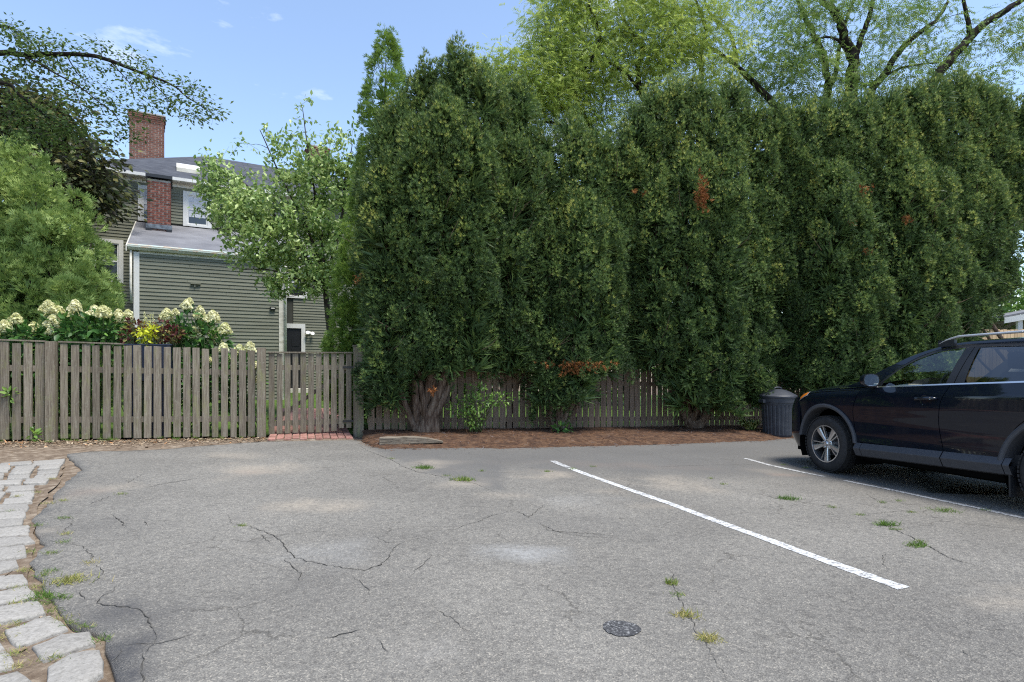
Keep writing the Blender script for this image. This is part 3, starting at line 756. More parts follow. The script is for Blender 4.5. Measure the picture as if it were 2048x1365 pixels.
LEAF = (np.array([(0, 0, 0), (-.26, .07, .35), (.26, .07, .35), (0, 0, .42), (-.17, .03, .72), (.17, .03, .72), (0, -.06, 1.0)]),
        np.array([(0, 3, 1), (0, 2, 3), (1, 3, 4), (3, 2, 5), (3, 6, 4), (3, 5, 6)]))
LEAF2 = (np.array([(0, 0, 0), (-.25, .06, .45), (.25, .06, .45), (0, -.04, 1.0)]), np.array([(0, 3, 1), (0, 2, 3)]))
def pinnate(nl=4, w=0.05, ll=0.26):
    """a feather leaf: leaflets either side of a drooping stalk"""
    V = []; T = []
    for i in range(nl):
        z = 0.2 + 0.8 * i / nl; dr = -0.25 * (z ** 2)
        for s in (-1, 1):
            k = len(V); V += [(0, dr, z - w), (s * ll * (1 - .3 * z), dr - .03, z + .1), (0, dr, z + w)]; T.append((k, k + 1, k + 2))
    return np.array(V), np.array(T)
# ------------------------------------------------------------------ the house
HT = R(30.6); HC, HS = math.cos(HT), math.sin(HT)
HO = Vector(((270 - 1024) / FPX * 15.3, 15.3, 0))
def H(px, py, d):
    """position along the wall and height of what a pixel shows on the house plane at depth d"""
    xr = (px - 1024) / FPX
    ox, oy = HO.x - d * HS, HO.y + d * HC
    s = (xr * oy - ox) / (HC - xr * HS)
    Y = oy + s * HS
    return s, CAMZ - (py - HOR) / FPX * Y
house = empty('clapboard_house', HO, HT, 'grey green clapboard house with white trim and two brick chimneys', 'house')
BASE = 0.05
D2 = 4.2                                        # depth of the main wall behind the lean-to front
LW = H(566, 500, 0)[0]                          # lean-to length
EZ = H(275, 500, 0)[1]                          # top of the lean-to front wall
sL = H(149, 400, D2)[0]; sR = sL + 16.5
MZ = H(300, 357, D2)[1]                         # main wall top
EXPO = 0.103

def hbox(name, x0, x1, y0, y1, z0, z1, mat, parent=house, bv=0.0):
    o = MB().box(x0, x1, y0, y1, z0, z1).build(name, mat, parent)
    return o

def clap_run(x0, x1, z, axis='x', pos=0.0, sign=-1):
    """one tapered board; its front stands proud of the wall plane at pos"""
    t0, t1, h = 0.027, 0.005, EXPO + 0.012
    prof = [(0, z), (t0, z), (t1, z + h), (0, z + h)]
    V = []
    for x in (x0, x1):
        for (t, zz) in prof:
            V.append((x, pos + sign * t, zz) if axis == 'x' else (pos + sign * t, x, zz))
    F = [(0, 1, 5, 4), (1, 2, 6, 5), (2, 3, 7, 6), (3, 0, 4, 7), (3, 2, 1, 0), (4, 5, 6, 7)]
    o = link('clapboard', pymesh('clapboard', V, F), M['clap'], house)
    return o

def clap_wall(x0, x1, z0, z1, holes, axis='x', pos=0.0, sign=-1, joints=True):
    z = z0; k = 0
    while z < z1 - 0.03:
        segs = [(x0, x1)]
        for (a, b, c, d) in holes:
            if z + EXPO * .5 > c and z + EXPO * .5 < d:
                ns = []
                for (p, q) in segs:
                    if b <= p or a >= q: ns.append((p, q)); continue
                    if a > p: ns.append((p, a))
                    if b < q: ns.append((b, q))
                segs = ns
        for (p, q) in segs:
            if joints and q - p > 3.0:
                m = p + (q - p) * random.uniform(.3, .7); clap_run(p, m - .002, z, axis, pos, sign); clap_run(m + .002, q, z, axis, pos, sign)
            else: clap_run(p, q, z, axis, pos, sign)
        z += EXPO; k += 1

# solid walls behind the boards
M['sheath'] = plain('wall_sheathing', (0.05, 0.05, 0.04), 0.9)
mw = MB()
mw.box(0.02, LW - .02, 0.006, D2 - .01, BASE, EZ)
mw.box(sL + .02, sR - .02, D2 + .006, D2 + 9.0, BASE, MZ + .1)
# gable shoulder under the lean-to roof
RZ = H(250, 441, D2)[1]                         # where the lean-to roof meets the main wall
mw.add([(0.02, 0.01, EZ), (0.02, D2, EZ), (0.02, D2, RZ - .12), (LW - .02, 0.01, EZ), (LW - .02, D2, EZ), (LW - .02, D2, RZ - .12)], [(0, 1, 2), (5, 4, 3), (0, 2, 5, 3)])
mw.build('wall', M['sheath'], house)

clap_wall(0.10, LW - 0.12, BASE, EZ - 0.06, [], 'x', 0.0)
# left side of the lean-to
z = BASE
while z < RZ - .15:
    y1 = D2 if z < EZ else D2
    y0 = 0.10 if z < EZ - .1 else max(0.1, (z + .12 - EZ) / (RZ - EZ) * D2 + .1)
    if y1 - y0 > .1: clap_run(y0, y1, z, 'y', 0.0)
    z += EXPO
# corner boards, frieze
hbox('corner_board', -0.03, 0.10, -0.036, 0.0, BASE, EZ - .06, M['trim'])
hbox('corner_board', -0.031, -0.002, 0.001, 0.11, BASE, EZ - .06, M['trim'])
hbox('corner_board', LW - 0.12, LW + 0.03, -0.036, 0.0, BASE, EZ - .06, M['gutter'])
hbox('frieze_board', 0.101, LW - .121, -0.028, 0.0, EZ - .10, EZ - .002, M['gutter'])
# gutter: moulded trough with a copper strip over it
g0 = MB(); prof = [(-.03, EZ - .03), (-.10, EZ - .02), (-.135, EZ + .03), (-.145, EZ + .075), (-.15, EZ + .10), (-.02, EZ + .10)]
V = [(x, y, zz) for x in (-.16, LW + .9) for (y, zz) in prof]; n_ = len(prof)
g0.add(V, [(i, (i + 1) % n_, n_ + (i + 1) % n_, n_ + i) for i in range(n_)] + [tuple(range(n_))[::-1], tuple(range(n_, 2 * n_))])
g0.build('gutter', M['gutter'], house)
RS = (RZ - EZ - .12) / D2
def lean(y): return EZ + .115 + RS * y
hbox_v = [(-.17, -.155), (LW + .95, -.155), (LW + .95, 0.18), (-.17, 0.18)]
MB().add([(x, y, lean(y) + .006) for x, y in hbox_v] + [(x, y, lean(y) - .012) for x, y in hbox_v], [(0, 1, 2, 3), (7, 6, 5, 4), (0, 4, 5, 1), (1, 5, 6, 2), (2, 6, 7, 3), (3, 7, 4, 0)]).build('copper_flashing', M['copper'], house)
q = [(-.17, 0.18), (LW + .95, 0.18), (LW + .95, D2), (-.17, D2)]
MB().add([(x, y, lean(y)) for x, y in q] + [(x, y, lean(y) - .06) for x, y in q], [(0, 1, 2, 3), (7, 6, 5, 4), (0, 4, 5, 1), (1, 5, 6, 2), (2, 6, 7, 3), (3, 7, 4, 0)]).build('lean_to_roof', M['membrane'], house)
# rake board on the left edge of the lean-to roof and its end return
MB().add([(-.20, -.16, lean(-.16) + .02), (-.172, -.16, lean(-.16) + .02), (-.172, D2, lean(D2) + .02), (-.20, D2, lean(D2) + .02), (-.20, -.16, lean(-.16) - .13), (-.172, -.16, lean(-.16) - .13), (-.172, D2, lean(D2) - .13), (-.20, D2, lean(D2) - .13)],
         [(0, 1, 2, 3), (7, 6, 5, 4), (0, 4, 5, 1), (1, 5, 6, 2), (2, 6, 7, 3), (3, 7, 4, 0)]).build('rake_board', M['gutter'], house)
MB().tube([(-.09, -.06, EZ), (-.09, -.06, EZ - 1.0), (-.075, -.05, EZ - 1.45)], .028, 8).build('downspout', M['gutter'], house, True)
# downspout on the far corner
MB().tube([(LW + .06, -.10, EZ), (LW + .06, -.075, EZ - .25), (LW + .06, -.075, BASE + .2)], .038, 10).build('downspout', M['gutter'], house, True)

# main wall openings (s0, s1, z0, z1 of the outer casing)
def opening(px0, px1, py0, py1, d=D2):
    a, zt = H(px0, py0, d); b, _ = H(px1, py0, d); m = (px0 + px1) / 2
    return a, b, H(m, py1, d)[1], H(m, py0, d)[1]
w1 = opening(276, 320, 373, 444); w1 = (w1[0], w1[0] + .88, w1[2], w1[3])
w2 = opening(366, 423, 386, 455)
w3 = opening(571, 614, 534, 597)
w4 = opening(214, 247, 480, 548); w4 = (w4[1] - .9, w4[1], w4[2] - .3, w4[3])
dr = opening(566, 610, 648, 715); dr = (dr[1] - 1.12, dr[1], BASE, dr[3])
# boards: upper part above the lean-to, right part beside it, left part
holes = [w1, w2, w3, w4, dr, (-.2, LW + 1.0, 0, lean(D2) + .09)]
clap_wall(sL + .1, sR - .1, BASE, MZ - .32, holes, 'x', D2)
hbox('frieze_board', sL, sR, D2 - .03, D2, MZ - .18, MZ + .02, M['trim'])
hbox('frieze_board', sL + .101, sR - .101, D2 - .024, D2, MZ - .34, MZ - .183, M['clap'])
hbox('corner_board', sL - .02, sL + .1, D2 - .03, D2, BASE, MZ - .182, M['trim'])
def window(o, grid=True, blind=True, open_=False, recess=0.0):
    a, b, c, d = o; t = 0.125 if (b - a) > .8 else 0.09
    y = D2
    f = MB()
    f.box(a, a + t, y - .045, y + .02, c, d); f.box(b - t, b, y - .045, y + .02, c, d)
    f.box(a + t, b - t, y - .045, y + .02, d - t, d); f.box(a + t, b - t, y - .06, y + .02, c, c + .07)
    w = f.build('window', M['trim'], house)
    mz = (c + d) / 2 + .0
    s = MB(); r = .045; i0, i1, j0, j1 = a + t, b - t, c + .07, d - t
    s.box(i0, i1, y - .02, y + .0, mz - .025, mz + .025)
    for (p, q_) in ((i0, i0 + r), (i1 - r, i1)): s.box(p, q_, y - .018, y + .002, j0, mz - .026); s.box(p, q_, y - .018, y + .002, mz + .026, j1)
    s.box(i0 + r, i1 - r, y - .018, y + .002, j1 - r, j1); s.box(i0 + r, i1 - r, y - .018, y + .002, j0, j0 + r)
    if grid:
        for k_ in (1, 2): x = i0 + (i1 - i0) * k_ / 3; s.box(x - .008, x + .008, y - .014, y - .002, mz + .026, j1 - r)
        zz = (mz + j1) / 2; s.box(i0 + r, i1 - r, y - .0135, y - .003, zz - .008, zz + .008)
    s.build('sash', M['trim'], w)
    MB().box(i0 + r, i1 - r, y - .004, y + .006, mz + .026, j1 - r).build('pane', M['blind'] if blind else M['darkglass'], w)
    lo = MB().box(i0 + r, i1 - r, y - .004, y + .006, j0 + r, mz - .026).build('pane', M['darkglass'], w)
    if blind: MB().box(i0 + r + .01, i1 - r - .01, y - .0065, y - .0045, mz - .026 - (mz - j0) * .45, mz - .026).build('curtain', M['blind'], w)
    return w
window(w1); window(w2); window(w3, False, False); window(w4, False, False)
# door
a, b, c, d = dr; t = .14
MB().box(a, a + t, D2 - .05, D2 + .02, c, d).box(b - t, b, D2 - .05, D2 + .02, c, d).box(a + t, b - t, D2 - .05, D2 + .02, d - t * 1.2, d).build('door_casing', M['trim'], house)
dd = MB().box(a + t, b - t, D2 - .012, D2 + .02, c, d - t * 1.2).build('door', M['black'], house)
dw = b - a - 2 * t
for ix in (0, 1):
    for (z0, z1) in ((.15, .75), (.85, 1.45), (1.55, 1.85)):
        x0 = a + t + .1 + ix * dw * .48; MB().box(x0, x0 + dw * .30, D2 - .022, D2 - .0125, c + z0 + .2, c + z1 + .2).build('door_panel', M['black'], dd)
MB().lathe([(0.0, -.05), (.025, -.045), (.03, -.03), (.012, -.015), (.012, 0)], 12, 'y').build('door_knob', M['gutter'], dd, True, (a + t + .08, D2 - .012, c + 1.05))
hbox('door_step', a - .1, b + .1, D2 - .55, D2 - .052, BASE - .1, BASE + .16, M['gutter'])

# hip roof
ov = 0.33
RD = D2 + 4.5
apx = H(412, 313, RD)
e0 = MZ + .05
x0, x1, y0, y1 = sL - ov, sR + ov, D2 - ov, D2 + 9.0 + ov
ax0, ax1, az = apx[0], sR - 4.5, apx[1]
V = [(x0, y0, e0), (x1, y0, e0), (x1, y1, e0), (x0, y1, e0), (ax0, RD, az), (ax1, RD, az)]
roof = MB().add(V, [(0, 1, 5, 4), (1, 2, 5), (2, 3, 4, 5), (3, 0, 4), (3, 2, 1, 0)]).build('roof', M['roof'], house)
MB().box(x0, x1, y0 - .03, y0 - .002, e0 - .09, e0 + .012).build('fascia_board', M['trim'], house)
hbox('soffit', x0 + .01, x1 - .01, y0 + .002, D2 - .031, e0 - .11, e0 - .012, M['gutter'])
slope = (az - e0) / (RD - y0)
def rz(y): return e0 + slope * (y - y0)
# skylight
s0, _ = H(353, 335, D2 + 1.0); s1, _ = H(400, 345, D2 + 1.0); yA = D2 + .75; yB = yA + .75
def skybox(x0_, x1_, y0_, y1_, h0, h1, name, mat, par):
    V = [(x, y, rz(y) + h) for h in (h0, h1) for (x, y) in ((x0_, y0_), (x1_, y0_), (x1_, y1_), (x0_, y1_))]
    return MB().add(V, [(3, 2, 1, 0), (4, 5, 6, 7), (0, 1, 5, 4), (1, 2, 6, 5), (2, 3, 7, 6), (3, 0, 4, 7)]).build(name, mat, par)
sk = skybox(s0, s1, yA, yB, -.02, .14, 'skylight', M['gutter'], house)
skybox(s0 + .07, s1 - .07, yA + .07, yB - .07, .135, .148, 'pane', M['blind'], sk)
# black metal hood at the eave over the small chimney
cy0 = 2.75
ca, _ = H(294, 400, cy0); cb, _ = H(342, 400, cy0)
ctop = H(318, 360, cy0)[1]
MB().box(ca - .04, cb + .04, cy0 - .06, cy0 + 1.1, ctop + .05, ctop + .15).build('chimney_cap', M['black'], house)
for xx in (ca + .06, cb - .08): MB().box(xx, xx + .03, cy0 + .03, cy0 + .06, ctop, ctop + .05).build('cap_leg', M['black'], house)

def brick_mesh(l, w, h, mat):
    bm = bmesh.new(); bmesh.ops.create_cube(bm, size=1.0); bmesh.ops.scale(bm, vec=(l, w, h), verts=bm.verts)
    me = bpy.data.meshes.new('brick'); bm.to_mesh(me); bm.free(); me.materials.append(mat); return me
def chimney(x0, x1, y0, y1, z0, z1, mat, single, corbel=0.0, course=0.079, bl=0.225):
    core = MB().box(x0 + .012, x1 - .012, y0 + .012, y1 - .012, z0, z1).build('chimney', M['mortar'], house)
    full = brick_mesh(bl - .022, .1, course - .021, mat); joined = MB()
    z = z0 + course / 2; row = 0
    while z < z1 - course * .4:
        out = corbel if z > z1 - corbel * 9 else 0.0
        top = (z1 - z) / max(corbel * 9, 1e-6)
        out = corbel * (1.0 if top < .55 else .5) if corbel and top < 1 else 0
        for face in (0, 1, 2):
            a, b = (x0 - out, x1 + out) if face == 0 else (y0 + .11 - out, y1 + out)
            p = a - (bl / 2 if row % 2 else 0)
            while p < b - .02:
                q0, q1 = max(p, a), min(p + bl, b)
                if q1 - q0 > .05:
                    c_ = (q0 + q1) / 2; L = q1 - q0
                    if face == 0: loc = (c_, y0 + .05 - out, z); rot = (0, 0, 0)
                    elif face == 1: loc = (x0 + .05 - out, c_, z); rot = (0, 0, math.pi / 2)
                    else: loc = (x1 - .05 + out, c_, z); rot = (0, 0, math.pi / 2)
                    if single and face == 0:
                        o = link('brick', full, None, core, loc, rot); o.scale = (max(.05, (L - .02)) / (bl - .022), 1, 1)
                    else:
                        hx, hy = ((L - .022) / 2, .05) if face == 0 else (.05, (L - .022) / 2)
                        dz = (course - .021) / 2; jz = random.uniform(-.003, .003)
                        joined.box(loc[0] - hx, loc[0] + hx, loc[1] - hy + jz, loc[1] + hy + jz, z - dz, z + dz)
                p += bl
        z += course; row += 1
    if joined.v: tag(joined.build('brickwork', mat, core), kind='stuff')
    return core
cbase = lean(cy0)
chimney(ca, cb, cy0, cy0 + .75, cbase - .05, ctop, M['brick'], True, 0.0, 0.073, 0.215)
hbox('lead_apron', ca - .03, cb + .03, cy0 - .03, cy0 + .8, cbase + .06, cbase + .20, M['lead'])
hbox('lead_foot', ca - .02, ca + .12, cy0 - .08, cy0 + .1, cbase - .04, cbase + .058, M['black'])
hbox('lead_foot', cb - .12, cb + .02, cy0 - .08, cy0 + .1, cbase - .04, cbase + .058, M['black'])
BY = D2 + 5.3
ba, btop = H(258, 222, BY); bb, _ = H(328, 240, BY)
chimney(ba, bb, BY, BY + .9, az - 1.9, btop, M['oldbrick'], False, 0.035, 0.079, 0.225)
MB().box(ba - .06, bb + .06, BY - .05, BY + .95, btop, btop + .05).build('chimney_top', M['mortar'], house)
b2a, b2t = H(616, 288, BY + .5); b2b, _ = H(660, 300, BY + .5)
chimney(b2a, b2b, BY + .5, BY + 1.3, az - 1.2, b2t, M['brick'], False, 0.03, 0.079, 0.225)

# fittings on the walls
s_, z_ = H(390, 568, 0)
MB().box(s_ - .11, s_ + .14, -.075, -.02, z_ - .02, z_ + .03).box(s_ - .02, s_ + .01, -.06, -.021, z_ - .10, z_ - .021).build('wall_bracket', M['clap'], house)
s_, z_ = H(545, 617, 0)
MB().box(s_ - .075, s_ + .075, -.08, -.02, z_ - .05, z_ + .04).build('wall_vent', M['black'], house)
MB().box(s_ - .05, s_ + .05, -.088, -.0805, z_ - .02, z_ + .01).build('vent_flap', M['gutter'], house)
s_, z_ = H(618, 666, D2)
fl = MB().lathe([(0, -.02), (.06, -.02), (.06, 0)], 14, 'y').build('flood_light', M['whiteplastic'], house, False, (s_, D2 - .02, z_))
for dx, dz in ((-.08, -.02), (.10, -.05)):
    MB().lathe([(0, 0.06), (.03, .06), (.055, .02), (.07, -.05), (.062, -.05), (0, -.045)], 14, 'y').build('lamp_head', M['whiteplastic'], fl, True, (dx, -.10, dz), (R(-25), 0, 0))
MB().tube([(0, -.02, 0), (-.08, -.1, -.01)], .012, 6).tube([(0, -.02, 0), (.09, -.1, -.04)], .012, 6).build('arm', M['whiteplastic'], fl)
# ------------------------------------------------------------------ fences and gate
def fence_frame(px):
    x, y = FP(px); return Vector((x, y, 0))
def board_mesh(w, th, h, dogear=False, lean=0.0, seed=0):
    rr = random.Random(seed)
    V = []
    tl, tr = rr.uniform(-.012, .006), rr.uniform(-.012, .006)
    for z, i in ((0, 0), (h, 1)):
        l_, r_ = -w / 2 + (lean if i else 0), w / 2 + (lean if i else 0)
        V += [(l_, 0, z + (tl if i else 0)), (r_, 0, z + (tr if i else 0)), (r_, th, z + (tr if i else 0)), (l_, th, z + (tl if i else 0))]
    me = pymesh('picket', V, [(3, 2, 1, 0), (4, 5, 6, 7), (0, 1, 5, 4), (1, 2, 6, 5), (2, 3, 7, 6), (3, 0, 4, 7)])
    bm = bmesh.new(); bm.from_mesh(me); bmesh.ops.bevel(bm, geom=list(bm.edges), offset=0.003, segments=1, affect='EDGES'); bm.to_mesh(me); bm.free()
    return me

def picket_fence(name, px0, px1, pitch, w, topf, mat, label, start=None, rails=(0.28, 1.02), seed=0, cap=None, lean=0.0, th=0.019, botf=None, skew=0.006):
    o0 = fence_frame(px0); x1, y1 = FP(px1); L = math.hypot(x1 - o0.x, y1 - o0.y)
    root = empty(name, (o0.x, o0.y, 0), FANG, label, 'fence')
    n = int(round(L / pitch)); p = L / n
    rr = random.Random(seed)
    for i in range(n):
        s = (i + .5) * p
        wx, wy = o0.x + s * FC, o0.y + s * FS
        zb = (gz(wx, wy) + rr.uniform(-.01, .012)) if botf is None else botf(wx, wy)
        zt = topf(wx, wy) + rr.uniform(-.012, .010)
        link('picket', board_mesh(w * rr.uniform(.92, 1.07), th, zt - zb, lean=lean + rr.uniform(-skew, skew), seed=seed * 100 + i), mat, root, (s, rr.uniform(-.003, .003), zb), (0, 0, rr.uniform(-.03, .03)))
    za, zb_ = gz(o0.x, o0.y), gz(x1, y1)
    for rh in rails:
        MB().add([(0, th + .004, za + rh - .04), (L, th + .004, zb_ + rh - .04), (L, th + .042, zb_ + rh - .04), (0, th + .042, za + rh - .04), (0, th + .004, za + rh + .045), (L, th + .004, zb_ + rh + .045), (L, th + .042, zb_ + rh + .045), (0, th + .042, za + rh + .045)],
                 [(3, 2, 1, 0), (4, 5, 6, 7), (0, 1, 5, 4), (1, 2, 6, 5), (2, 3, 7, 6), (3, 0, 4, 7)]).build('rail', mat, root)
    if cap:
        xe, ye = FP(cap); Lc = math.hypot(xe - o0.x, ye - o0.y); zt0, zt1 = topf(o0.x, o0.y) + .012, topf(xe, ye) + .012
        MB().add([(0, -.012, zt0), (Lc, -.012, zt1), (Lc, .05, zt1), (0, .05, zt0), (0, -.012, zt0 + .022), (Lc, -.012, zt1 + .022), (Lc, .05, zt1 + .022), (0, .05, zt0 + .022)],
                 [(3, 2, 1, 0), (4, 5, 6, 7), (0, 1, 5, 4), (1, 2, 6, 5), (2, 3, 7, 6), (3, 0, 4, 7)]).build('cap_rail', mat, root)
    return root

def post(px, w, topz, label, mat, cap=False, parent=None):
    x, y = FP(px); zb = gz(x, y) - .1
    bm = bmesh.new(); bmesh.ops.create_cube(bm, size=1.0); h = topz - zb
    bmesh.ops.scale(bm, vec=(w, w, h), verts=bm.verts); bmesh.ops.translate(bm, vec=(0, 0, h / 2), verts=bm.verts)
    bmesh.ops.bevel(bm, geom=list(bm.edges), offset=0.008, segments=2, affect='EDGES')
    me = bpy.data.meshes.new('fence_post'); bm.to_mesh(me); bm.free()
    if cap:
        r = empty('fence_post', (x - FS * .04 * 0, y, zb), FANG, label, 'post')
        link('shaft', me, mat, r)
        MB().box(-w / 2 - .012, w / 2 + .012, -w / 2 - .012, w / 2 + .012, h + .001, h + .03).build('post_cap', mat, r)
        return r
    o = link('fence_post', me, mat, None, (x, y, zb), (0, 0, FANG)); tag(o, label, 'post'); return o

FH = 1.395
top_l = lambda x, y: gz(x, y) + FH
picket_fence('picket_fence', -420, 90, 0.131, 0.100, top_l, M['fence'], 'weathered grey picket fence running out of the left edge', seed=1, cap=90)
picket_fence('picket_fence', 117, 512, 0.130, 0.0965, top_l, M['fence'], 'weathered grey picket fence in front of the hydrangeas', seed=2, cap=246)
x_, y_ = FP(103); post(103, 0.125, gz(x_, y_) + 1.42, 'grey square fence post between the two weathered picket panels', M['post'])
x_, y_ = FP(523); post(523, 0.13, gz(x_, y_) + 1.43, 'grey fence post on the left of the gate', M['post'])
x_, y_ = FP(717); post(717, 0.165, P(717, 694, y_).z, 'thick capped gate post beside the dense yew', M['post'], True)
# gate
x0, y0 = FP(535); x1, y1 = FP(705); GL = math.hypot(x1 - x0, y1 - y0)
gate = empty('garden_gate', (x0, y0, 0), FANG, 'lichen covered picket gate over the brick path', 'gate')
gt = P(620, 704, FP(620)[1]).z; gbz = P(620, 866, FP(620)[1]).z
for i in range(11):
    s = (i + .5) * GL / 11
    zb = gbz + random.uniform(-.012, .012) + (0.0 if i < 9 else .05)
    link('picket', board_mesh(0.088, .02, gt - .025 - zb, seed=900 + i), M['fence'], gate, (s, 0.004, zb))
MB().box(0, GL, -.02, .06, gt - .024, gt).build('top_rail', M['fence'], gate)
for zr in (gt - .26, gbz + .17): MB().box(0.01, GL - .01, .0265, .062, zr - .042, zr + .042).build('rail', M['fence'], gate)
MB().add([(0.05, .064, gbz + .22), (0.15, .064, gbz + .22), (GL - .05, .064, gt - .31), (GL - .15, .064, gt - .31), (0.05, .09, gbz + .22), (0.15, .09, gbz + .22), (GL - .05, .09, gt - .31), (GL - .15, .09, gt - .31)],
         [(0, 1, 2, 3), (7, 6, 5, 4), (0, 4, 5, 1), (1, 5, 6, 2), (2, 6, 7, 3), (3, 7, 4, 0)]).build('brace', M['fence'], gate)
for zr in (gt - .26, gbz + .17): MB().box(GL - .16, GL + .02, -.006, .0, zr - .018, zr + .018).build('hinge', M['black'], gate)
# brown fence behind the yews, its top nearly level
top_r = lambda x, y: P(1008, 738, FZ(1008)).z - 0.004 * (x + .2)
picket_fence('picket_fence', 735, 1660, 0.133, 0.107, top_r, M['brownfence'], 'long brown picket fence behind the yew trunks', seed=3, rails=(0.24, 0.95), skew=.012)
# tan fence far right beyond the car
root = empty('board_fence', (11.2, 15.2, 0), R(12), 'tan board fence beyond the roof of the dark car', 'fence')
zt = P(1990, 659, 15.6).z
for i in range(52):
    zb = gz(11 + i * .1, 15.5)
    link('board', board_mesh(0.118, .02, zt - zb + random.uniform(-.01, .01) - .0 * i, seed=1500 + i), M['tanfence'], root, (i * 0.124, 0, zb))
for zr in (0.5, 1.7): MB().box(0, 6.4, .024, .07, zr - .3, zr - .21).build('rail', M['tanfence'], root)
for sx in (0.9, 3.4, 5.9): MB().box(sx, sx + .1, .072, .17, -.5, zt - .02).build('post', M['tanfence'], root)
# shed roof at the right edge
shed = empty('garden_shed', (16.2, 17.5, 0), R(-14), 'pale grey shed roof corner at the right edge above the tan fence', 'shed')
zz = P(2012, 632, 17.5).z
ex = P(2012, 632, 17.5).x - 16.2
MB().add([(ex, 0, zz), (ex + 4, 0, zz + .75), (ex + 4, 3, zz + .75), (ex, 3, zz), (ex, 0, zz - .05), (ex + 4, 0, zz + .70), (ex + 4, 3, zz + .70), (ex, 3, zz - .05)],
         [(0, 1, 2, 3), (7, 6, 5, 4), (0, 4, 5, 1), (1, 5, 6, 2), (2, 6, 7, 3), (3, 7, 4, 0)]).build('roof', M['membrane'], shed)
MB().add([(ex + .1, -.03, zz - .04), (ex + 4, -.03, zz + .69), (ex + 4, -.002, zz + .69), (ex + .1, -.002, zz - .04), (ex + .1, -.03, zz - .22), (ex + 4, -.03, zz + .51), (ex + 4, -.002, zz + .51), (ex + .1, -.002, zz - .22)],
         [(0, 1, 2, 3), (7, 6, 5, 4), (0, 4, 5, 1), (1, 5, 6, 2), (2, 6, 7, 3), (3, 7, 4, 0)]).build('fascia_board', M['trim'], shed)
MB().box(ex + .5, ex + .62, .05, .17, -.5, zz).build('post', M['trim'], shed)
MB().box(ex + 3.8, ex + 3.92, .05, .17, -.5, zz + .6).build('post', M['trim'], shed)
MB().box(ex + .5, ex + 4, 2.6, 2.7, -.5, zz).build('wall', M['clap'], shed)
# timber edging in the bed
tp = [G(757, 893), G(885, 893)]
a, b = tp; ang = math.atan2(b.y - a.y, b.x - a.x); L = (b - a).length
bm = bmesh.new(); bmesh.ops.create_cube(bm, size=1.0); bmesh.ops.scale(bm, vec=(L, .13, .11), verts=bm.verts)
bmesh.ops.subdivide_edges(bm, edges=[e for e in bm.edges if abs(e.verts[0].co.x - e.verts[1].co.x) > .1], cuts=14)
for v in bm.verts:
    t = v.co.x / L + .5; rot = max(0, (t - .55) / .45)
    v.co.z = -.055 + (v.co.z + .055) * (1 - .75 * rot ** 1.3) + .008 * mnoise.noise(v.co * 9) ; v.co.y *= 1 - .35 * rot; v.co.y += .012 * mnoise.noise(v.co * 7 + Vector((3, 0, 0)))
bmesh.ops.bevel(bm, geom=list(bm.edges), offset=0.006, segments=1, affect='EDGES')
me = bpy.data.meshes.new('timber_edging'); bm.to_mesh(me); bm.free()
o = link('timber_edging', me, M['timber'], None, ((a.x + b.x) / 2, (a.y + b.y) / 2 + .06, gz((a.x + b.x) / 2, a.y) + .085), (0, 0, ang)); tag(o, 'rotting grey landscape timber at the foot of the left yew', 'timber')

# ------------------------------------------------------------------ bin
c = G(1555, 876); c.y += .25; c.x += .12
binr = empty('trash_can', (c.x, c.y, gz(c.x, c.y) + .004), R(15), 'dark grey ribbed plastic trash can with domed lid', 'trash can')
V = []; F = []; n = 96; rows = [(0.0, .215, 0), (.03, .232, 0), (.045, .236, 0), (.06, .24, 1), (.55, .272, 1), (.57, .276, 0), (.60, .278, 0), (.605, .292, 0), (.66, .296, 0), (.70, .298, 0), (.705, .285, 0), (.69, .27, 0), (.1, .22, 0)]
for (z, r, rib) in rows:
    for k in range(n):
        t = 2 * math.pi * k / n; ph = (k % 4)
        rr_ = r - (0.011 if (rib and ph in (0,)) else 0.0)
        V.append((rr_ * math.cos(t), rr_ * math.sin(t), z))
for i in range(len(rows) - 1):
    for k in range(n): F.append((i * n + k, i * n + (k + 1) % n, (i + 1) * n + (k + 1) % n, (i + 1) * n + k))
F.append(tuple(range(n))[::-1])
BS = 1.13
bo = link('body', pymesh('body', [tuple(q * BS for q in v) for v in V], F), M['bin'], binr); autosmooth(bo, 25)
lid = MB().lathe([(r * BS, z * BS) for r, z in ((.300, .68), (.312, .685), (.315, .715), (.300, .73), (.27, .745), (.20, .785), (.12, .815), (.06, .826), (0, .828))], 64).build('lid', M['bin'], binr); autosmooth(lid, 40)
MB().tube([(x * BS, 0, z * BS) for x, z in ((-.085, .812), (-.075, .842), (-.03, .856), (.03, .856), (.075, .842), (.085, .812))], .017, 8).build('lid_handle', M['bin'], lid, True)
for s in (-1, 1):
    MB().box(-.07, .07, -.035, .035, -.03, .03).build('handle', M['bin'], binr, False, (s * .315 * BS, 0, .625 * BS), (0, 0, R(90)))
# ------------------------------------------------------------------ yews
ROS = [rosette(7, .95, .15, s) for s in (1, 2, 3)]
def curve(a, b, bend, n=6):
    a, b = Vector(a), Vector(b); out = []
    for i in range(n + 1):
        t = i / n; out.append(a.lerp(b, t) + Vector(bend) * (4 * t * (1 - t)))
    return out

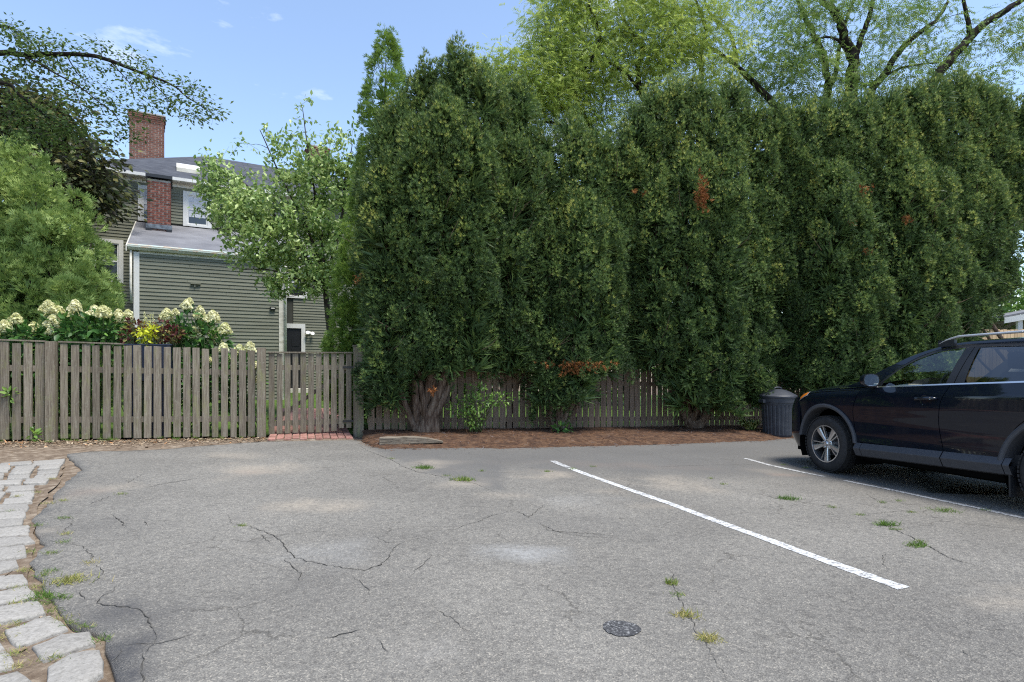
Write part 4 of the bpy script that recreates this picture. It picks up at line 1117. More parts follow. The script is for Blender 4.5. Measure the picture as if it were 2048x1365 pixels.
def yew(label, base_px, cols, dens=1.0, dead=(), trunk_r=.07, base_dy=.25, ymul=1.0, tintb=0.0):
    """an upright many-stemmed yew; cols = (px, py of the tip, radius, depth, height of the skirt)"""
    bx, by = FP(base_px); bx += FS * base_dy; by -= FC * base_dy
    bz = bed_z(bx, by) - .03
    root = empty('yew_tree', (bx, by, bz), 0, label, 'tree', 'tall clipped yews along the fence')
    O = np.array((bx, by, bz))
    C = []
    for (px, py, r, Y, zb) in cols:
        tip = P(px, py, Y); C.append((tip.x, tip.y, r, zb, tip.z))
    S_ = sorted(C)
    for c1, c2 in zip(S_[:-1], S_[1:]):
        if c2[0] - c1[0] > .34: C.append(((c1[0] + c2[0]) / 2, (c1[1] + c2[1]) / 2 + .1, .36, max(c1[3], c2[3]) + .1, min(c1[4], c2[4]) - rng.uniform(.15, .5)))
    cl = Cloud(); n_clump = 0
    cen_x = np.mean([c[0] for c in C]); cen_y = np.mean([c[1] for c in C])
    POS = []; DIR = []; SC_ = []; TI = []
    for ci, (cx, cy, r, zb, zt) in enumerate(C):
        h = zt - zb
        n = int(2 * math.pi * r * h * 21 * dens)
        for _ in range(n):
            t = rng.random() ** 0.85
            th = rng.uniform(0, 2 * math.pi)
            back = math.sin(th)
            if back > 0.2 and rng.random() < 0.90: continue
            prof = min(1.0, 0.66 + 2.2 * t) * (1 - max(0, (t - .80) / .20) ** 2.2 * .80)
            if t > .93 and rng.random() < .3: prof *= .6
            x, y, z = cx + r * prof * math.cos(th), cy + r * prof * math.sin(th), zb + t * h
            rr = r * prof * (0.70 + .42 * rng.random() + .50 * mnoise.noise(Vector((x * 1.9, y * 1.9, z * 1.45))) + .16 * mnoise.noise(Vector((x * 5, y * 5, z * 4))))
            x, y, z = cx + rr * math.cos(th), cy + rr * math.sin(th), zb + t * h
            if t < .06: z += rng.uniform(-.15, .25)
            hid = False
            for cj, c2 in enumerate(C):
                if cj != ci and c2[3] + .1 < z < c2[4] - .6 and math.hypot(x - c2[0], y - c2[1]) < c2[2] * .62: hid = True; break
            if hid: continue
            a = rng.uniform(.055, .125) * (1 if t < .85 else .9)
            m = int(50 * (a / .14) ** 1.35)
            u = norm(rng.normal(size=(m, 3)))
            out = np.array((math.cos(th), math.sin(th), .35)); out /= np.linalg.norm(out)
            d = u @ out; u[d < -.25] -= 1.6 * out * d[d < -.25, None]; u = norm(u)
            vz = 1.75 if t < .8 else 2.3
            p = np.array((x, y, z)) + u * a * rng.uniform(.55, 1.05, (m, 1)) * np.array((1, 1, vz))
            dr = u + .45 * out + np.array((0, 0, .75 if t < .8 else 1.3)) + .35 * rng.normal(size=(m, 3))
            POS.append(p); DIR.append(dr); SC_.append(rng.uniform(.05, .085, m))
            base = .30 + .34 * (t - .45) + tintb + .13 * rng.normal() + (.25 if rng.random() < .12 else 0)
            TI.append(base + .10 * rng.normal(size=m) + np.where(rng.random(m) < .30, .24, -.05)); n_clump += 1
        # single upright leaders at the tip
        for _ in range(9):
            k = 30; hh = rng.uniform(.25, .62); ox, oy = rng.normal(0, r * .42, 2)
            zz = np.linspace(0, 1, k); p = np.stack([cx + ox + .02 * rng.normal(size=k), cy + oy + .02 * rng.normal(size=k), zt - .5 - .8 * abs(ox) - .5 * abs(oy) + zz * hh + rng.uniform(-.2, .08)], 1)
            dr = np.stack([rng.normal(size=k) * .8, rng.normal(size=k) * .8, np.full(k, 1.2)], 1)
            POS.append(p); DIR.append(dr); SC_.append(.075 * (1.1 - .6 * zz)); TI.append(np.full(k, .62) + .12 * rng.normal(size=k))
        # inner growth around the stems
        k = int(210 * h * r); zz = zb + .1 + rng.random(k) * (h - .35); th = rng.uniform(0, 2 * math.pi, k); q = r * .50 * np.sqrt(rng.random(k)) * np.where(zz > zb + .75 * h, .6, 1)
        POS.append(np.stack([cx + q * np.cos(th), cy + q * np.sin(th), zz], 1)); DIR.append(np.stack([np.cos(th), np.sin(th), np.full(k, .6)], 1) + .6 * rng.normal(size=(k, 3)))
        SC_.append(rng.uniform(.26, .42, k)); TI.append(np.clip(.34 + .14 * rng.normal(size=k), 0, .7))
    POS = np.concatenate(POS) - O; DIR = np.concatenate(DIR); SC_ = np.concatenate(SC_); TI = np.concatenate(TI)
    which = rng.integers(0, 3, len(POS))
    for w in range(3):
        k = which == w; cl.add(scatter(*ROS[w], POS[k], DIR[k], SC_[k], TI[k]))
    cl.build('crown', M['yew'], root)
    tr = MB()
    for ci, (cx, cy, r, zb, zt) in enumerate(C):
        ang_ = 2 * math.pi * ci / len(C); a = Vector((.13 * math.cos(ang_) * trunk_r / .07, .07 * math.sin(ang_), 0)); b = Vector((cx - bx, cy - by, zb - bz + (.35 if zb < 1.6 else .7) * (zt - zb)))
        if zb > 1.6: a = Vector((C[0][0] - bx, C[0][1] - by, 2.4))      # the outer plumes branch off the main stem, inside the green
        mid = Vector((rng.uniform(-.04, .04) + .12 * (b.x), -.05, -.05))
        pts = curve(a, b, mid, 7); pts.append(Vector((cx - bx, cy - by, zt - bz - .9)))
        tk = trunk_r * rng.uniform(.55, .95); rad = [tk * 1.25] + [tk * (1.05 - .55 * i / 7) for i in range(1, 8)] + [.012]
        tr.tube(pts, rad, 9)
    tr.tube([(0, 0, -.05), (0.0, -.0, .05), (.0, -.0, .13)], [trunk_r * 2.0, trunk_r * 1.6, trunk_r * .9], 10)
    # bare twigs poking out of the green
    tw = MB()
    for _ in range(26):
        c = C[rng.integers(len(C))]; t = rng.uniform(.1, .8); z = c[3] + t * (c[4] - c[3]); th = rng.uniform(-2.6, -.5)
        p = Vector((c[0] + .7 * c[2] * math.cos(th) - bx, c[1] + .7 * c[2] * math.sin(th) - by, z - bz)); d = Vector((math.cos(th), math.sin(th), rng.uniform(-.1, .9)))
        tw.tube([p, p + d * .22 + Vector((0, 0, .02)), p + d * .42 + Vector((rng.uniform(-.08, .08), 0, .1))], [.007, .005, .002], 5)
    autosmooth(tr.build('trunk', M['yewbark'], root), 60); tag(tw.build('twigs', M['twig'], root), kind='stuff')
    for (px, py, Y, w_, h_, k) in dead:
        c = np.array(P(px, py, Y)) - O; kk = k
        p = c + np.stack([rng.normal(0, w_ / 2, kk), -.06 + rng.normal(0, .05, kk), rng.normal(0, h_ / 2, kk)], 1)
        Cloud().add(scatter(*ROS[0], p, np.stack([rng.normal(size=kk), rng.normal(size=kk) - .7, rng.normal(size=kk) - .3], 1), rng.uniform(.06, .10, kk), rng.random(kk))).build('dead_branch', M['deadneedles'], root)['kind'] = 'stuff'
    return root

def fd(px, off): return FZ(px) - off       # depth a little in front of the fence
yew('dense dark yew beside the gate post, its thick trunk fanning out', 848,
    [(766, 245, .36, 9.75, .6), (800, 205, .42, 9.9, .65), (852, 130, .44, 10.05, .95), (919, 98, .42, 10.1, 1.05), (885, 190, .50, 9.65, .95), (832, 260, .48, 9.5, .85), (772, 330, .40, 9.45, .38), (938, 250, .48, 9.7, 1.0), (968, 140, .38, 10.1, 1.1)],
    1.0, dead=[(716, 560, 9.3, .03, .12, 8), (866, 783, 9.2, .06, .05, 12)], trunk_r=.088)
yew('slender dark yew with its trunk behind the brown fence', 1022,
    [(1000, 168, .42, 10.6, 1.05), (1038, 170, .44, 10.7, 1.0), (1015, 280, .55, 10.3, .95), (1060, 262, .42, 10.6, 1.1)], 1.0, trunk_r=.05, base_dy=-.25)
yew('lowest yew, dipping between its taller neighbours, browned near the bottom', 1108,
    [(1092, 262, .44, 10.7, .9), (1143, 228, .42, 10.9, .8), (1188, 270, .44, 11.0, 1.0), (1228, 268, .42, 11.2, 1.1), (1150, 380, .54, 10.5, .42), (1098, 420, .44, 10.45, .34), (1200, 430, .46, 10.7, .9)],
    1.0, dead=[(1165, 730, 10.15, .45, .09, 90), (1150, 742, 10.15, .3, .10, 36), (1095, 730, 10.1, .2, .06, 14), (1285, 390, 10.8, .04, .04, 5)], trunk_r=.055)
yew('broad yew at mid hedge with one bright orange dead sprig', 1372,
    [(1270, 222, .44, 11.4, 1.15), (1303, 190, .44, 11.5, 1.0), (1345, 166, .44, 11.6, .7), (1393, 168, .46, 11.6, .55), (1459, 170, .46, 11.7, .5), (1425, 205, .5, 11.4, .5), (1505, 214, .46, 11.8, .7), (1375, 300, .56, 11.15, .26), (1442, 320, .56, 11.25, .12), (1312, 340, .46, 11.1, 1.05), (1500, 420, .42, 11.7, .2)],
    1.0, dead=[(1403, 392, 10.35, .10, .26, 150), (1268, 385, 10.8, .05, .05, 8)], trunk_r=.065, tintb=.03)
yew('dark yew behind the trash can', 1640,
    [(1552, 206, .50, 12.0, .75), (1598, 204, .48, 12.0, .65), (1640, 204, .48, 12.1, .65), (1686, 196, .5, 12.1, .7), (1725, 190, .46, 12.2, .7), (1595, 330, .5, 12.1, .6), (1660, 330, .6, 11.6, .15), (1715, 400, .5, 11.6, .2)],
    1.0, dead=[(1724, 381, 11.25, .14, .10, 26), (1702, 443, 11.25, .06, .07, 12), (1728, 505, 11.2, .05, .05, 10)], trunk_r=.06, base_dy=1.3)
yew('tall yew rising over the bonnet of the dark car', 1800,
    [(1772, 186, .48, 12.3, .75), (1824, 166, .48, 12.4, .8), (1862, 160, .48, 12.5, .8), (1800, 300, .6, 11.9, .3), (1850, 330, .55, 12.0, .4)],
    1.0, dead=[(1808, 441, 11.4, .06, .08, 18)], trunk_r=.06, base_dy=1.9, tintb=.04)
yew('rightmost yew, over the roof of the dark car', 1935,
    [(1910, 152, .50, 12.8, 1.3), (1948, 165, .46, 12.9, 2.0), (1985, 188, .42, 12.9, 2.5), (2035, 205, .42, 13.0, 4.2), (1915, 300, .55, 12.4, 1.5), (1955, 330, .46, 12.6, 2.0), (2075, 250, .5, 13.2, 4.3), (1880, 340, .5, 12.3, .9), (2000, 400, .30, 12.7, 2.7)],
    1.0, trunk_r=.06, base_dy=2.4, tintb=.05)

# ------------------------------------------------------------------ arborvitae
FAN = [fan(5, .85, .10, s) for s in (1, 2, 3)]
def arborvitae(label, base, cols, mat, size=(.10, .17), dens=1.0, droop=0.0, name='arborvitae', group=None, upw=.6, lump=.25):
    bx, by = base; bz = gz(bx, by) - .02
    root = empty(name, (bx, by, bz), 0, label, 'tree', group); O = np.array((bx, by, bz))
    POS = []; DIR = []; S = []; TI = []
    for ci, (cx, cy, r, zb, zt, pw) in enumerate(cols):
        h = zt - zb; n = int(2 * math.pi * r * h * 16 * dens)
        for _ in range(n):
            t = rng.random() ** 1.0; th = rng.uniform(0, 2 * math.pi)
            if math.sin(th) > .3 and rng.random() < .8: continue
            prof = min(1, .7 + 1.6 * t) * (1 - t ** pw) ** .75 + .05
            qx, qy, qz = cx + r * prof * math.cos(th), cy + r * prof * math.sin(th), zb + t * h
            rr = r * prof * (.84 + .3 * rng.random() + .10 * math.sin(4 * th + 7 * t + ci * 2) + lump * mnoise.noise(Vector((qx * 1.8, qy * 1.8, qz * 1.5))))
            c = np.array((cx + rr * math.cos(th), cy + rr * math.sin(th), zb + t * h))
            if any(cj != ci and c2[3] + .1 < c[2] < c2[4] - .4 and math.hypot(c[0] - c2[0], c[1] - c2[1]) < c2[2] * .75 for cj, c2 in enumerate(cols)): continue
            if any(cj != ci and c[1] - c2[1] > .5 and abs(c[0] - c2[0]) < c2[2] * .7 and c[2] < c2[4] - .6 for cj, c2 in enumerate(cols)): continue
            a = rng.uniform(.10, .22); m = int(26 * (a / .15) ** 1.6)
            u = norm(rng.normal(size=(m, 3))); out = np.array((math.cos(th), math.sin(th), .25))
            d = u @ out; u[d < -.2] -= 1.6 * out * d[d < -.2, None]
            POS.append(c + u * a * rng.uniform(.4, 1.05, (m, 1)) * np.array((1, 1, 1.2)))
            DIR.append(norm(u) * .7 + .7 * out + np.array((0, 0, upw - droop)) + .3 * rng.normal(size=(m, 3)))
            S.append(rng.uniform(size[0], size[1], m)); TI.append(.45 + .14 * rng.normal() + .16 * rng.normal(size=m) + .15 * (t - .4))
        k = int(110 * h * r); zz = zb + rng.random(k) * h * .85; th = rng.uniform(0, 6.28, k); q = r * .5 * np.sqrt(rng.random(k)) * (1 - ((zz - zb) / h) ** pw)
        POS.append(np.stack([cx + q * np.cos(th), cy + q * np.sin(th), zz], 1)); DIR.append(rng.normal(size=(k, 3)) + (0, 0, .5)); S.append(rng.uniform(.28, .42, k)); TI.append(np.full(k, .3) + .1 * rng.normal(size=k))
    POS = np.concatenate(POS) - O; DIR = np.concatenate(DIR); S = np.concatenate(S); TI = np.concatenate(TI); w = rng.integers(0, 3, len(POS)); cl = Cloud()
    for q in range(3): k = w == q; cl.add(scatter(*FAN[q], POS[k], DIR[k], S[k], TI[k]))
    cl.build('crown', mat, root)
    tr = MB()
    for (cx, cy, r, zb, zt, pw) in cols: tr.tube(curve((0, 0, 0), (cx - bx, cy - by, zt - bz - .4), (0, 0, -.1), 5), [.07, .06, .05, .04, .025, .01], 8)
    tr.build('trunk', M['bark'], root)
    return root

def col(px, py, Y, r, zb, pw=2.2):
    t = P(px, py, Y); return (t.x, t.y, r, zb, t.z, pw)
arborvitae('tall narrow bright green arborvitae peaking behind the gate yew', tuple(P(745, 880, 11.3)[:2]),
           [col(772, 80, 11.2, .52, .2, 3.4), col(735, 330, 11.0, .44, .15, 3.0), col(712, 470, 10.85, .38, .12, 3.0), col(700, 590, 10.7, .38, .1, 3.0)], M['thuja'], (.08, .13), 1.25, lump=.4)
plumes = []
for px in range(-90, 226, 24):
    for row in range(4):
        top = np.interp(px, [-90, 0, 60, 100, 140, 180, 215, 245], [300, 282, 312, 332, 385, 440, 520, 600]) + (0, 45, 120, 210)[row] + rng.uniform(-22, 62)
        if top > 640: continue
        plumes.append(col(px + rng.uniform(-10, 10), top, (11.0, 10.6, 10.25, 9.95)[row] + rng.uniform(-.12, .12), rng.uniform(.26, .40) * (.75 if px > 170 else 1), .4 if row > 1 else .8, rng.uniform(1.6, 3.0)))
arborvitae('big feathery light green arborvitae left of the house corner', tuple(P(110, 860, 10.6)[:2]), plumes, M['arbor'], (.09, .16), .72, .1, upw=.85, lump=.8)

# ------------------------------------------------------------------ broadleaved trees
def broadleaf(name, label, base, limbs, attract, mat, barkmat, leaf, size, per, spread, droop=.3, cat='tree', group=None, twig_r=.012, limb_sides=8, upbias=0.0, along=True, spray=None, tmean=.5, tvar=.16, upjit=.7):
    """limbs = [(points, r0, r1)]; attract = points the small branches grow to; a spray of leaves at each"""
    O = Vector(base); root = empty(name, base, 0, label, cat, group)
    mb = MB(); nodes = []; nrad = []
    for (pts, r0, r1) in limbs:
        pts = [Vector(p) for p in pts]; sm = []
        for i in range(len(pts) - 1):
            p0 = pts[max(i - 1, 0)]; p1 = pts[i]; p2 = pts[i + 1]; p3 = pts[min(i + 2, len(pts) - 1)]
            for q in range(4):
                t = q / 4; sm.append(0.5 * ((2 * p1) + (p2 - p0) * t + (2 * p0 - 5 * p1 + 4 * p2 - p3) * t * t + (3 * p1 - p0 - 3 * p2 + p3) * t ** 3))
        sm.append(pts[-1]); n = len(sm)
        rads = [r0 + (r1 - r0) * i / (n - 1) for i in range(n)]
        mb.tube([p - O + Vector((rng.normal() * r0 * .12, rng.normal() * r0 * .12, 0)) for p in sm], rads, limb_sides)
        for i, p in enumerate(sm): nodes.append(p); nrad.append(rads[i])
    nd = np.array([tuple(p) for p in nodes]); limb_n = len(nd)
    POS = []; DIR = []; S = []; TI = []
    order = np.argsort([np.min(np.linalg.norm(nd - np.array(a), axis=1)) for a in attract])
    for ai in order:
        a = np.array(attract[ai], float)
        d = np.linalg.norm(nd - a, axis=1) + np.maximum(0, nd[:, 2] - a[2]) * .5
        j = int(np.argmin(d)); s = nd[j]
        L = np.linalg.norm(a - s)
        if L > .12:
            bend = np.array((rng.normal() * .08 * L, rng.normal() * .08 * L, .10 * L))
            pts = [s + (a - s) * t + bend * 4 * t * (1 - t) for t in np.linspace(0, 1, 4)]
            r0 = min(nrad[j] * .6, twig_r * (1 + L * .9))
            mb.tube([Vector(p) - O for p in pts], [r0, r0 * .75, r0 * .5, r0 * .28], 5, False)
            for p, rr in zip(pts[1:], (r0 * .75, r0 * .5, r0 * .3)): nd = np.vstack([nd, p]); nrad.append(rr)
        m = max(2, int(per * rng.uniform(.6, 1.4)))
        if spray == 'shoot':      # leaves set along an upright shoot
            dirn = norm((a - s)[None, :] + np.array([[rng.normal() * .2, rng.normal() * .2, upbias * L]]))[0]
            tt = rng.random(m); p = a + dirn * (tt[:, None] - .4) * spread * 2 + rng.normal(size=(m, 3)) * .05
            sp_a, sp_b = a - dirn * spread * .8, a + dirn * spread * 1.2
            mb.tube([Vector(sp_a) - O, Vector(sp_b) - O], [twig_r * .6, twig_r * .2], 4, False)
            dr = rng.normal(size=(m, 3)) * .8 + np.array((0, 0, -droop)) + dirn * .3
        else:
            off = rng.normal(size=(m, 3)) * spread * np.array((1.15, 1.15, .60))
            p = a + off; dr = off / spread * .6 + np.array((0, 0, -droop)) + .6 * rng.normal(size=(m, 3)) * np.array((1, 1, .5))
            for _ in range(3):
                o = off[rng.integers(m)]; mb.tube([Vector(a) - O, Vector(a + o) - O], [twig_r * .35, twig_r * .15], 3, False)
        POS.append(p); DIR.append(dr); S.append(rng.uniform(size[0], size[1], m)); TI.append(tmean + tvar * .8 * rng.normal() + tvar * rng.normal(size=m))
    POS = np.concatenate(POS) - np.array(O); cl = Cloud().add(scatter(*leaf, POS, np.concatenate(DIR), np.concatenate(S), np.concatenate(TI), up=(0, 0, 1), upjit=upjit))
    cl.build('crown', mat, root)
    autosmooth(mb.build('trunk', barkmat, root), 60)
    return root

zt4 = lambda L, Y: [P(940 + x / 1.848, y / 1.848, Y) for x, y in L]
def ball(px, py, Y, rx, ry, rz_, n, thresh=0.0):
    c = P(px, py, Y); u = norm(rng.normal(size=(n, 3))) * (rng.random((n, 1)) ** .45)
    return [tuple(np.array(c) + q * np.array((rx, ry, rz_))) for q in u]

PIN = pinnate(5, .055, .20)
# left, paler locust
YA = 17.0
bA = P(1260, 880, YA); bA.z = gz(bA.x, bA.y) - .1
fork = P(1250, 420, YA)
limA = [([bA, P(1255, 650, YA), fork], .20, .14),
        ([fork, P(1200, 300, YA), *zt4([(440, 470), (400, 390), (370, 320), (300, 270), (265, 210), (270, 120)], YA)], .12, .02),
        ([fork, P(1290, 300, YA), *zt4([(655, 410), (625, 330), (620, 250), (640, 190), (610, 140), (560, 60), (540, -40)], YA)], .13, .025),
        ([fork, P(1360, 320, YA), *zt4([(850, 320), (855, 200), (872, 110), (840, 20), (830, -60)], YA + .8)], .11, .025),
        ([P(1200, 300, YA), P(1120, 250, YA - .4), P(1060, 235, YA - .6), P(1000, 150, YA - .8)], .06, .012),
        ([zt4([(370, 320)], YA)[0], *zt4([(460, 200), (480, 120), (440, 20), (430, -60)], YA - .5)], .06, .015),
        ([zt4([(625, 330)], YA)[0], *zt4([(560, 260), (480, 220), (400, 200)], YA - .6)], .05, .012)]
attA = (ball(1200, 60, YA, 2.3, 1.8, 1.9, 163) + ball(1130, 150, YA - .3, 1.7, 1.5, 1.4, 142) + ball(1290, 130, YA, 2.0, 1.6, 1.8, 130) + ball(1000, 150, YA - .5, .8, .7, .7, 43) + ball(1060, 200, YA - .5, 1.1, .9, .9, 65) + ball(1400, 80, YA + .4, 1.5, 1.3, 1.8, 65) + ball(1180, 240, YA, 1.6, 1.2, .9, 65) + ball(1130, 20, YA, 1.2, 1.0, 1.2, 75) + ball(1350, 30, YA, 1.6, 1.2, 1.5, 97))
broadleaf('honey_locust', 'pale yellow green honey locust arching over the middle yews', bA, limA, attA, M['locust'], M['darkbark'], PIN, (.22, .35), 27, .20, .45, twig_r=.010, tmean=.5, upjit=1.0)
# right, dark-limbed locust
YB = 19.0
bB = P(1690, 880, YB); bB.z = gz(bB.x, bB.y) - .1
fB = P(1695, 420, YB)
limB = [([bB, P(1695, 650, YB), fB], .34, .30),
        ([fB, *zt4([(1412, 400), (1412, 300), (1420, 220), (1400, 170), (1375, 110), (1355, 50), (1310, 5), (1270, -60)], YB)], .22, .08),
        ([zt4([(1425, 210)], YB)[0], *zt4([(1450, 130), (1478, 50), (1492, -20), (1500, -90)], YB)], .10, .05),
        ([fB, P(1650, 320, YB), *zt4([(1315, 400), (1320, 320), (1310, 220), (1270, 130), (1235, 60), (1205, -10)], YB + .6)], .17, .06),
        ([zt4([(1325, 330)], YB + .6)[0], *zt4([(1350, 270), (1365, 180), (1395, 60), (1425, -20)], YB + .5)], .09, .04),
        ([P(1690, 440, YB), P(1600, 300, YB), *zt4([(1120, 390), (1060, 320), (990, 250), (900, 185), (840, 145), (815, 100)], YB - .6)], .15, .025),
        ([zt4([(985, 245)], YB - .6)[0], *zt4([(972, 150), (930, 95), (885, 45), (860, -20)], YB - .6)], .07, .025),
        ([fB, P(1760, 300, YB), *zt4([(1480, 350), (1530, 280), (1590, 190), (1650, 130), (1720, 80), (1765, 10)], YB + .3)], .16, .05),
        ([zt4([(1530, 285)], YB + .3)[0], *zt4([(1600, 250), (1700, 235), (1790, 232)], YB)], .05, .015),
        ([fB, P(1800, 340, YB - .5), *zt4([(1700, 330), (1770, 230), (1840, 150), (1900, 90), (1980, 40), (2060, -15)], YB - .8)], .18, .08),
        ([zt4([(1850, 140)], YB - .8)[0], *zt4([(1842, 80), (1828, 20), (1820, -60)], YB - .8)], .08, .04),
        ([zt4([(1400, 215)], YB)[0], *zt4([(1360, 150), (1300, 140), (1240, 175), (1180, 165)], YB - .5)], .05, .012)]
attB = (ball(1560, 70, YB - .3, 2.4, 1.8, 2.0, 84) + ball(1500, 160, YB - .5, 1.8, 1.5, 1.3, 63) + ball(1640, 160, YB, 1.8, 1.5, 1.4, 63) + ball(1760, 90, YB, 2.0, 1.6, 1.8, 55) + ball(1790, 190, YB, 1.7, 1.4, .8, 37) + ball(1910, 90, YB - .6, 1.6, 1.3, 1.2, 35) + ball(1960, 190, YB - .6, 1.6, 1.2, .8, 27) + ball(1640, 10, YB, 2.4, 1.6, 1.2, 49) + ball(2045, 60, YB - .8, .9, .8, 1.2, 16) + ball(2050, 230, YB - .5, .9, .8, .6, 14) + ball(1830, 10, YB, 1.8, 1.3, 1.0, 24) + ball(1600, 230, YB, 2.2, 1.4, .7, 37))
broadleaf('honey_locust', 'dark limbed honey locust spreading behind the right yews', bB, limB, attB, M['locustdark'], M['darkbark'], PIN, (.24, .38), 22, .18, .5, twig_r=.012, tmean=.5, upjit=1.0)

# small pale-leaved tree in front of the house
YC = 12.6
bC = P(668, 880, YC); bC.z = gz(bC.x, bC.y) - .05
fC = P(650, 560, YC)
limC = [([bC, P(665, 720, YC), fC], .075, .06), ([fC, P(600, 500, YC), P(540, 420, YC), P(480, 360, YC), P(420, 330, YC)], .045, .008), ([fC, P(620, 470, YC), P(560, 350, YC), P(520, 260, YC)], .04, .008),
        ([fC, P(640, 450, YC), P(620, 330, YC), P(605, 215, YC)], .045, .006), ([fC, P(680, 460, YC), P(690, 360, YC), P(705, 290, YC)], .04, .008), ([P(600, 500, YC), P(530, 500, YC), P(460, 480, YC - .2), P(415, 440, YC - .3)], .03, .006),
        ([fC, P(600, 560, YC - .3), P(540, 540, YC - .5), P(480, 540, YC - .6)], .03, .006), ([fC, P(700, 540, YC - .2), P(715, 500, YC - .3)], .03, .008), ([fC, P(600, 590, YC - .4), P(548, 592, YC - .6)], .014, .004)]
attC = (ball(560, 440, YC, 1.25, 1.1, 1.0, 150) + ball(640, 470, YC, 1.0, 1.0, 1.3, 130) + ball(470, 410, YC, .7, .7, .8, 60) + ball(620, 330, YC, .9, .8, .7, 70) + ball(430, 360, YC, .4, .4, .5, 22) + ball(690, 360, YC, .45, .5, .9, 45) + ball(600, 560, YC - .3, .8, .7, .35, 40) + ball(520, 500, YC - .4, .9, .7, .5, 50)
        + [tuple(P(x, y, YC)) for x, y in ((602, 210), (605, 240), (600, 270), (470, 300), (445, 315), (500, 290), (408, 325), (540, 270), (705, 262), (690, 275), (425, 380), (410, 430), (400, 420), (440, 460), (548, 592), (555, 590))])
broadleaf('small_tree', 'small pale leaved tree in front of the house', bC, limC, attC, M['cherry'], M['bark'], LEAF, (.08, .13), 27, .24, .45, twig_r=.006, limb_sides=7, spray='shoot', upbias=.7, tmean=.5, tvar=.2)

# bronze tree behind the left arborvitae
YD = 16.5
bD = P(40, 880, YD); bD.z = gz(bD.x, bD.y) - .1
fD = P(40, 420, YD)
limD = [([bD, fD], .2, .15), ([fD, P(90, 320, YD), P(140, 270, YD)], .1, .02), ([fD, P(30, 280, YD), P(20, 200, YD)], .1, .02), ([fD, P(150, 380, YD), P(200, 390, YD)], .08, .02), ([fD, P(-60, 320, YD), P(-120, 260, YD)], .1, .02)]
attD = ball(40, 300, YD, 1.9, 1.3, 1.5, 150) + ball(130, 340, YD - .3, 1.2, 1.1, 1.2, 110) + ball(180, 385, YD - .4, .55, .7, .72, 55) + ball(-60, 300, YD, 1.6, 1.2, 1.6, 60) + ball(100, 270, YD, .9, .9, .7, 45) + ball(30, 225, YD, 1.5, 1.0, .8, 80)
broadleaf('bronze_leaved_tree', 'dark bronze leaved tree between the arborvitae and the house', bD, limD, attD, M['purple'], M['darkbark'], LEAF2, (.16, .26), 26, .30, .5, twig_r=.012, tmean=.5, tvar=.26)

# tree standing left of the frame whose boughs reach over
YE = 9.2
z5 = lambda L, Y: [P(x / 4.452, 20 + y / 4.452, Y) for x, y in L]
bE = P(-330, 880, YE); bE.z = gz(bE.x, bE.y) - .1
fE = P(-330, 200, YE)
limE = [([bE, P(-335, 500, YE), fE, P(-340, -150, YE)], .24, .12),
        ([P(-335, 260, YE), P(-150, 130, YE), *z5([(0, 385), (200, 400), (500, 395), (800, 405), (1000, 460), (1200, 540), (1400, 610), (1550, 680), (1700, 800), (1900, 930)], YE)], .055, .005),
        ([z5([(180, 400)], YE)[0], *z5([(330, 470), (500, 570), (700, 680), (880, 820), (1000, 910), (1080, 1010)], YE - .2)], .016, .004),
        ([P(-200, 150, YE), *z5([(0, 650), (150, 740), (300, 860), (420, 950), (560, 1060)], YE + .3)], .035, .008),
        ([P(-335, 150, YE), P(-200, 60, YE), *z5([(-100, 150), (60, 150), (160, 200)], YE + .2)], .05, .012),
        ([z5([(1550, 680)], YE)[0], *z5([(1650, 690), (1790, 700)], YE)], .01, .003), ([z5([(980, 455)], YE)[0], *z5([(1100, 590), (1160, 670), (1200, 800)], YE - .1)], .010, .003), ([z5([(590, 400)], YE)[0], *z5([(660, 520), (740, 620), (800, 600)], YE + .1)], .010, .003), ([z5([(1300, 570)], YE)[0], *z5([(1380, 670), (1480, 780), (1500, 900)], YE - .1)], .009, .003), ([z5([(640, 650)], YE - .2)[0], *z5([(700, 800), (740, 950)], YE - .25)], .009, .003)]
def sprinkle(L, Y, rad, n):
    out = []
    for (x, y) in L: out += ball(x / 4.452, 20 + y / 4.452, Y, rad, rad, rad * .7, n)
    return out
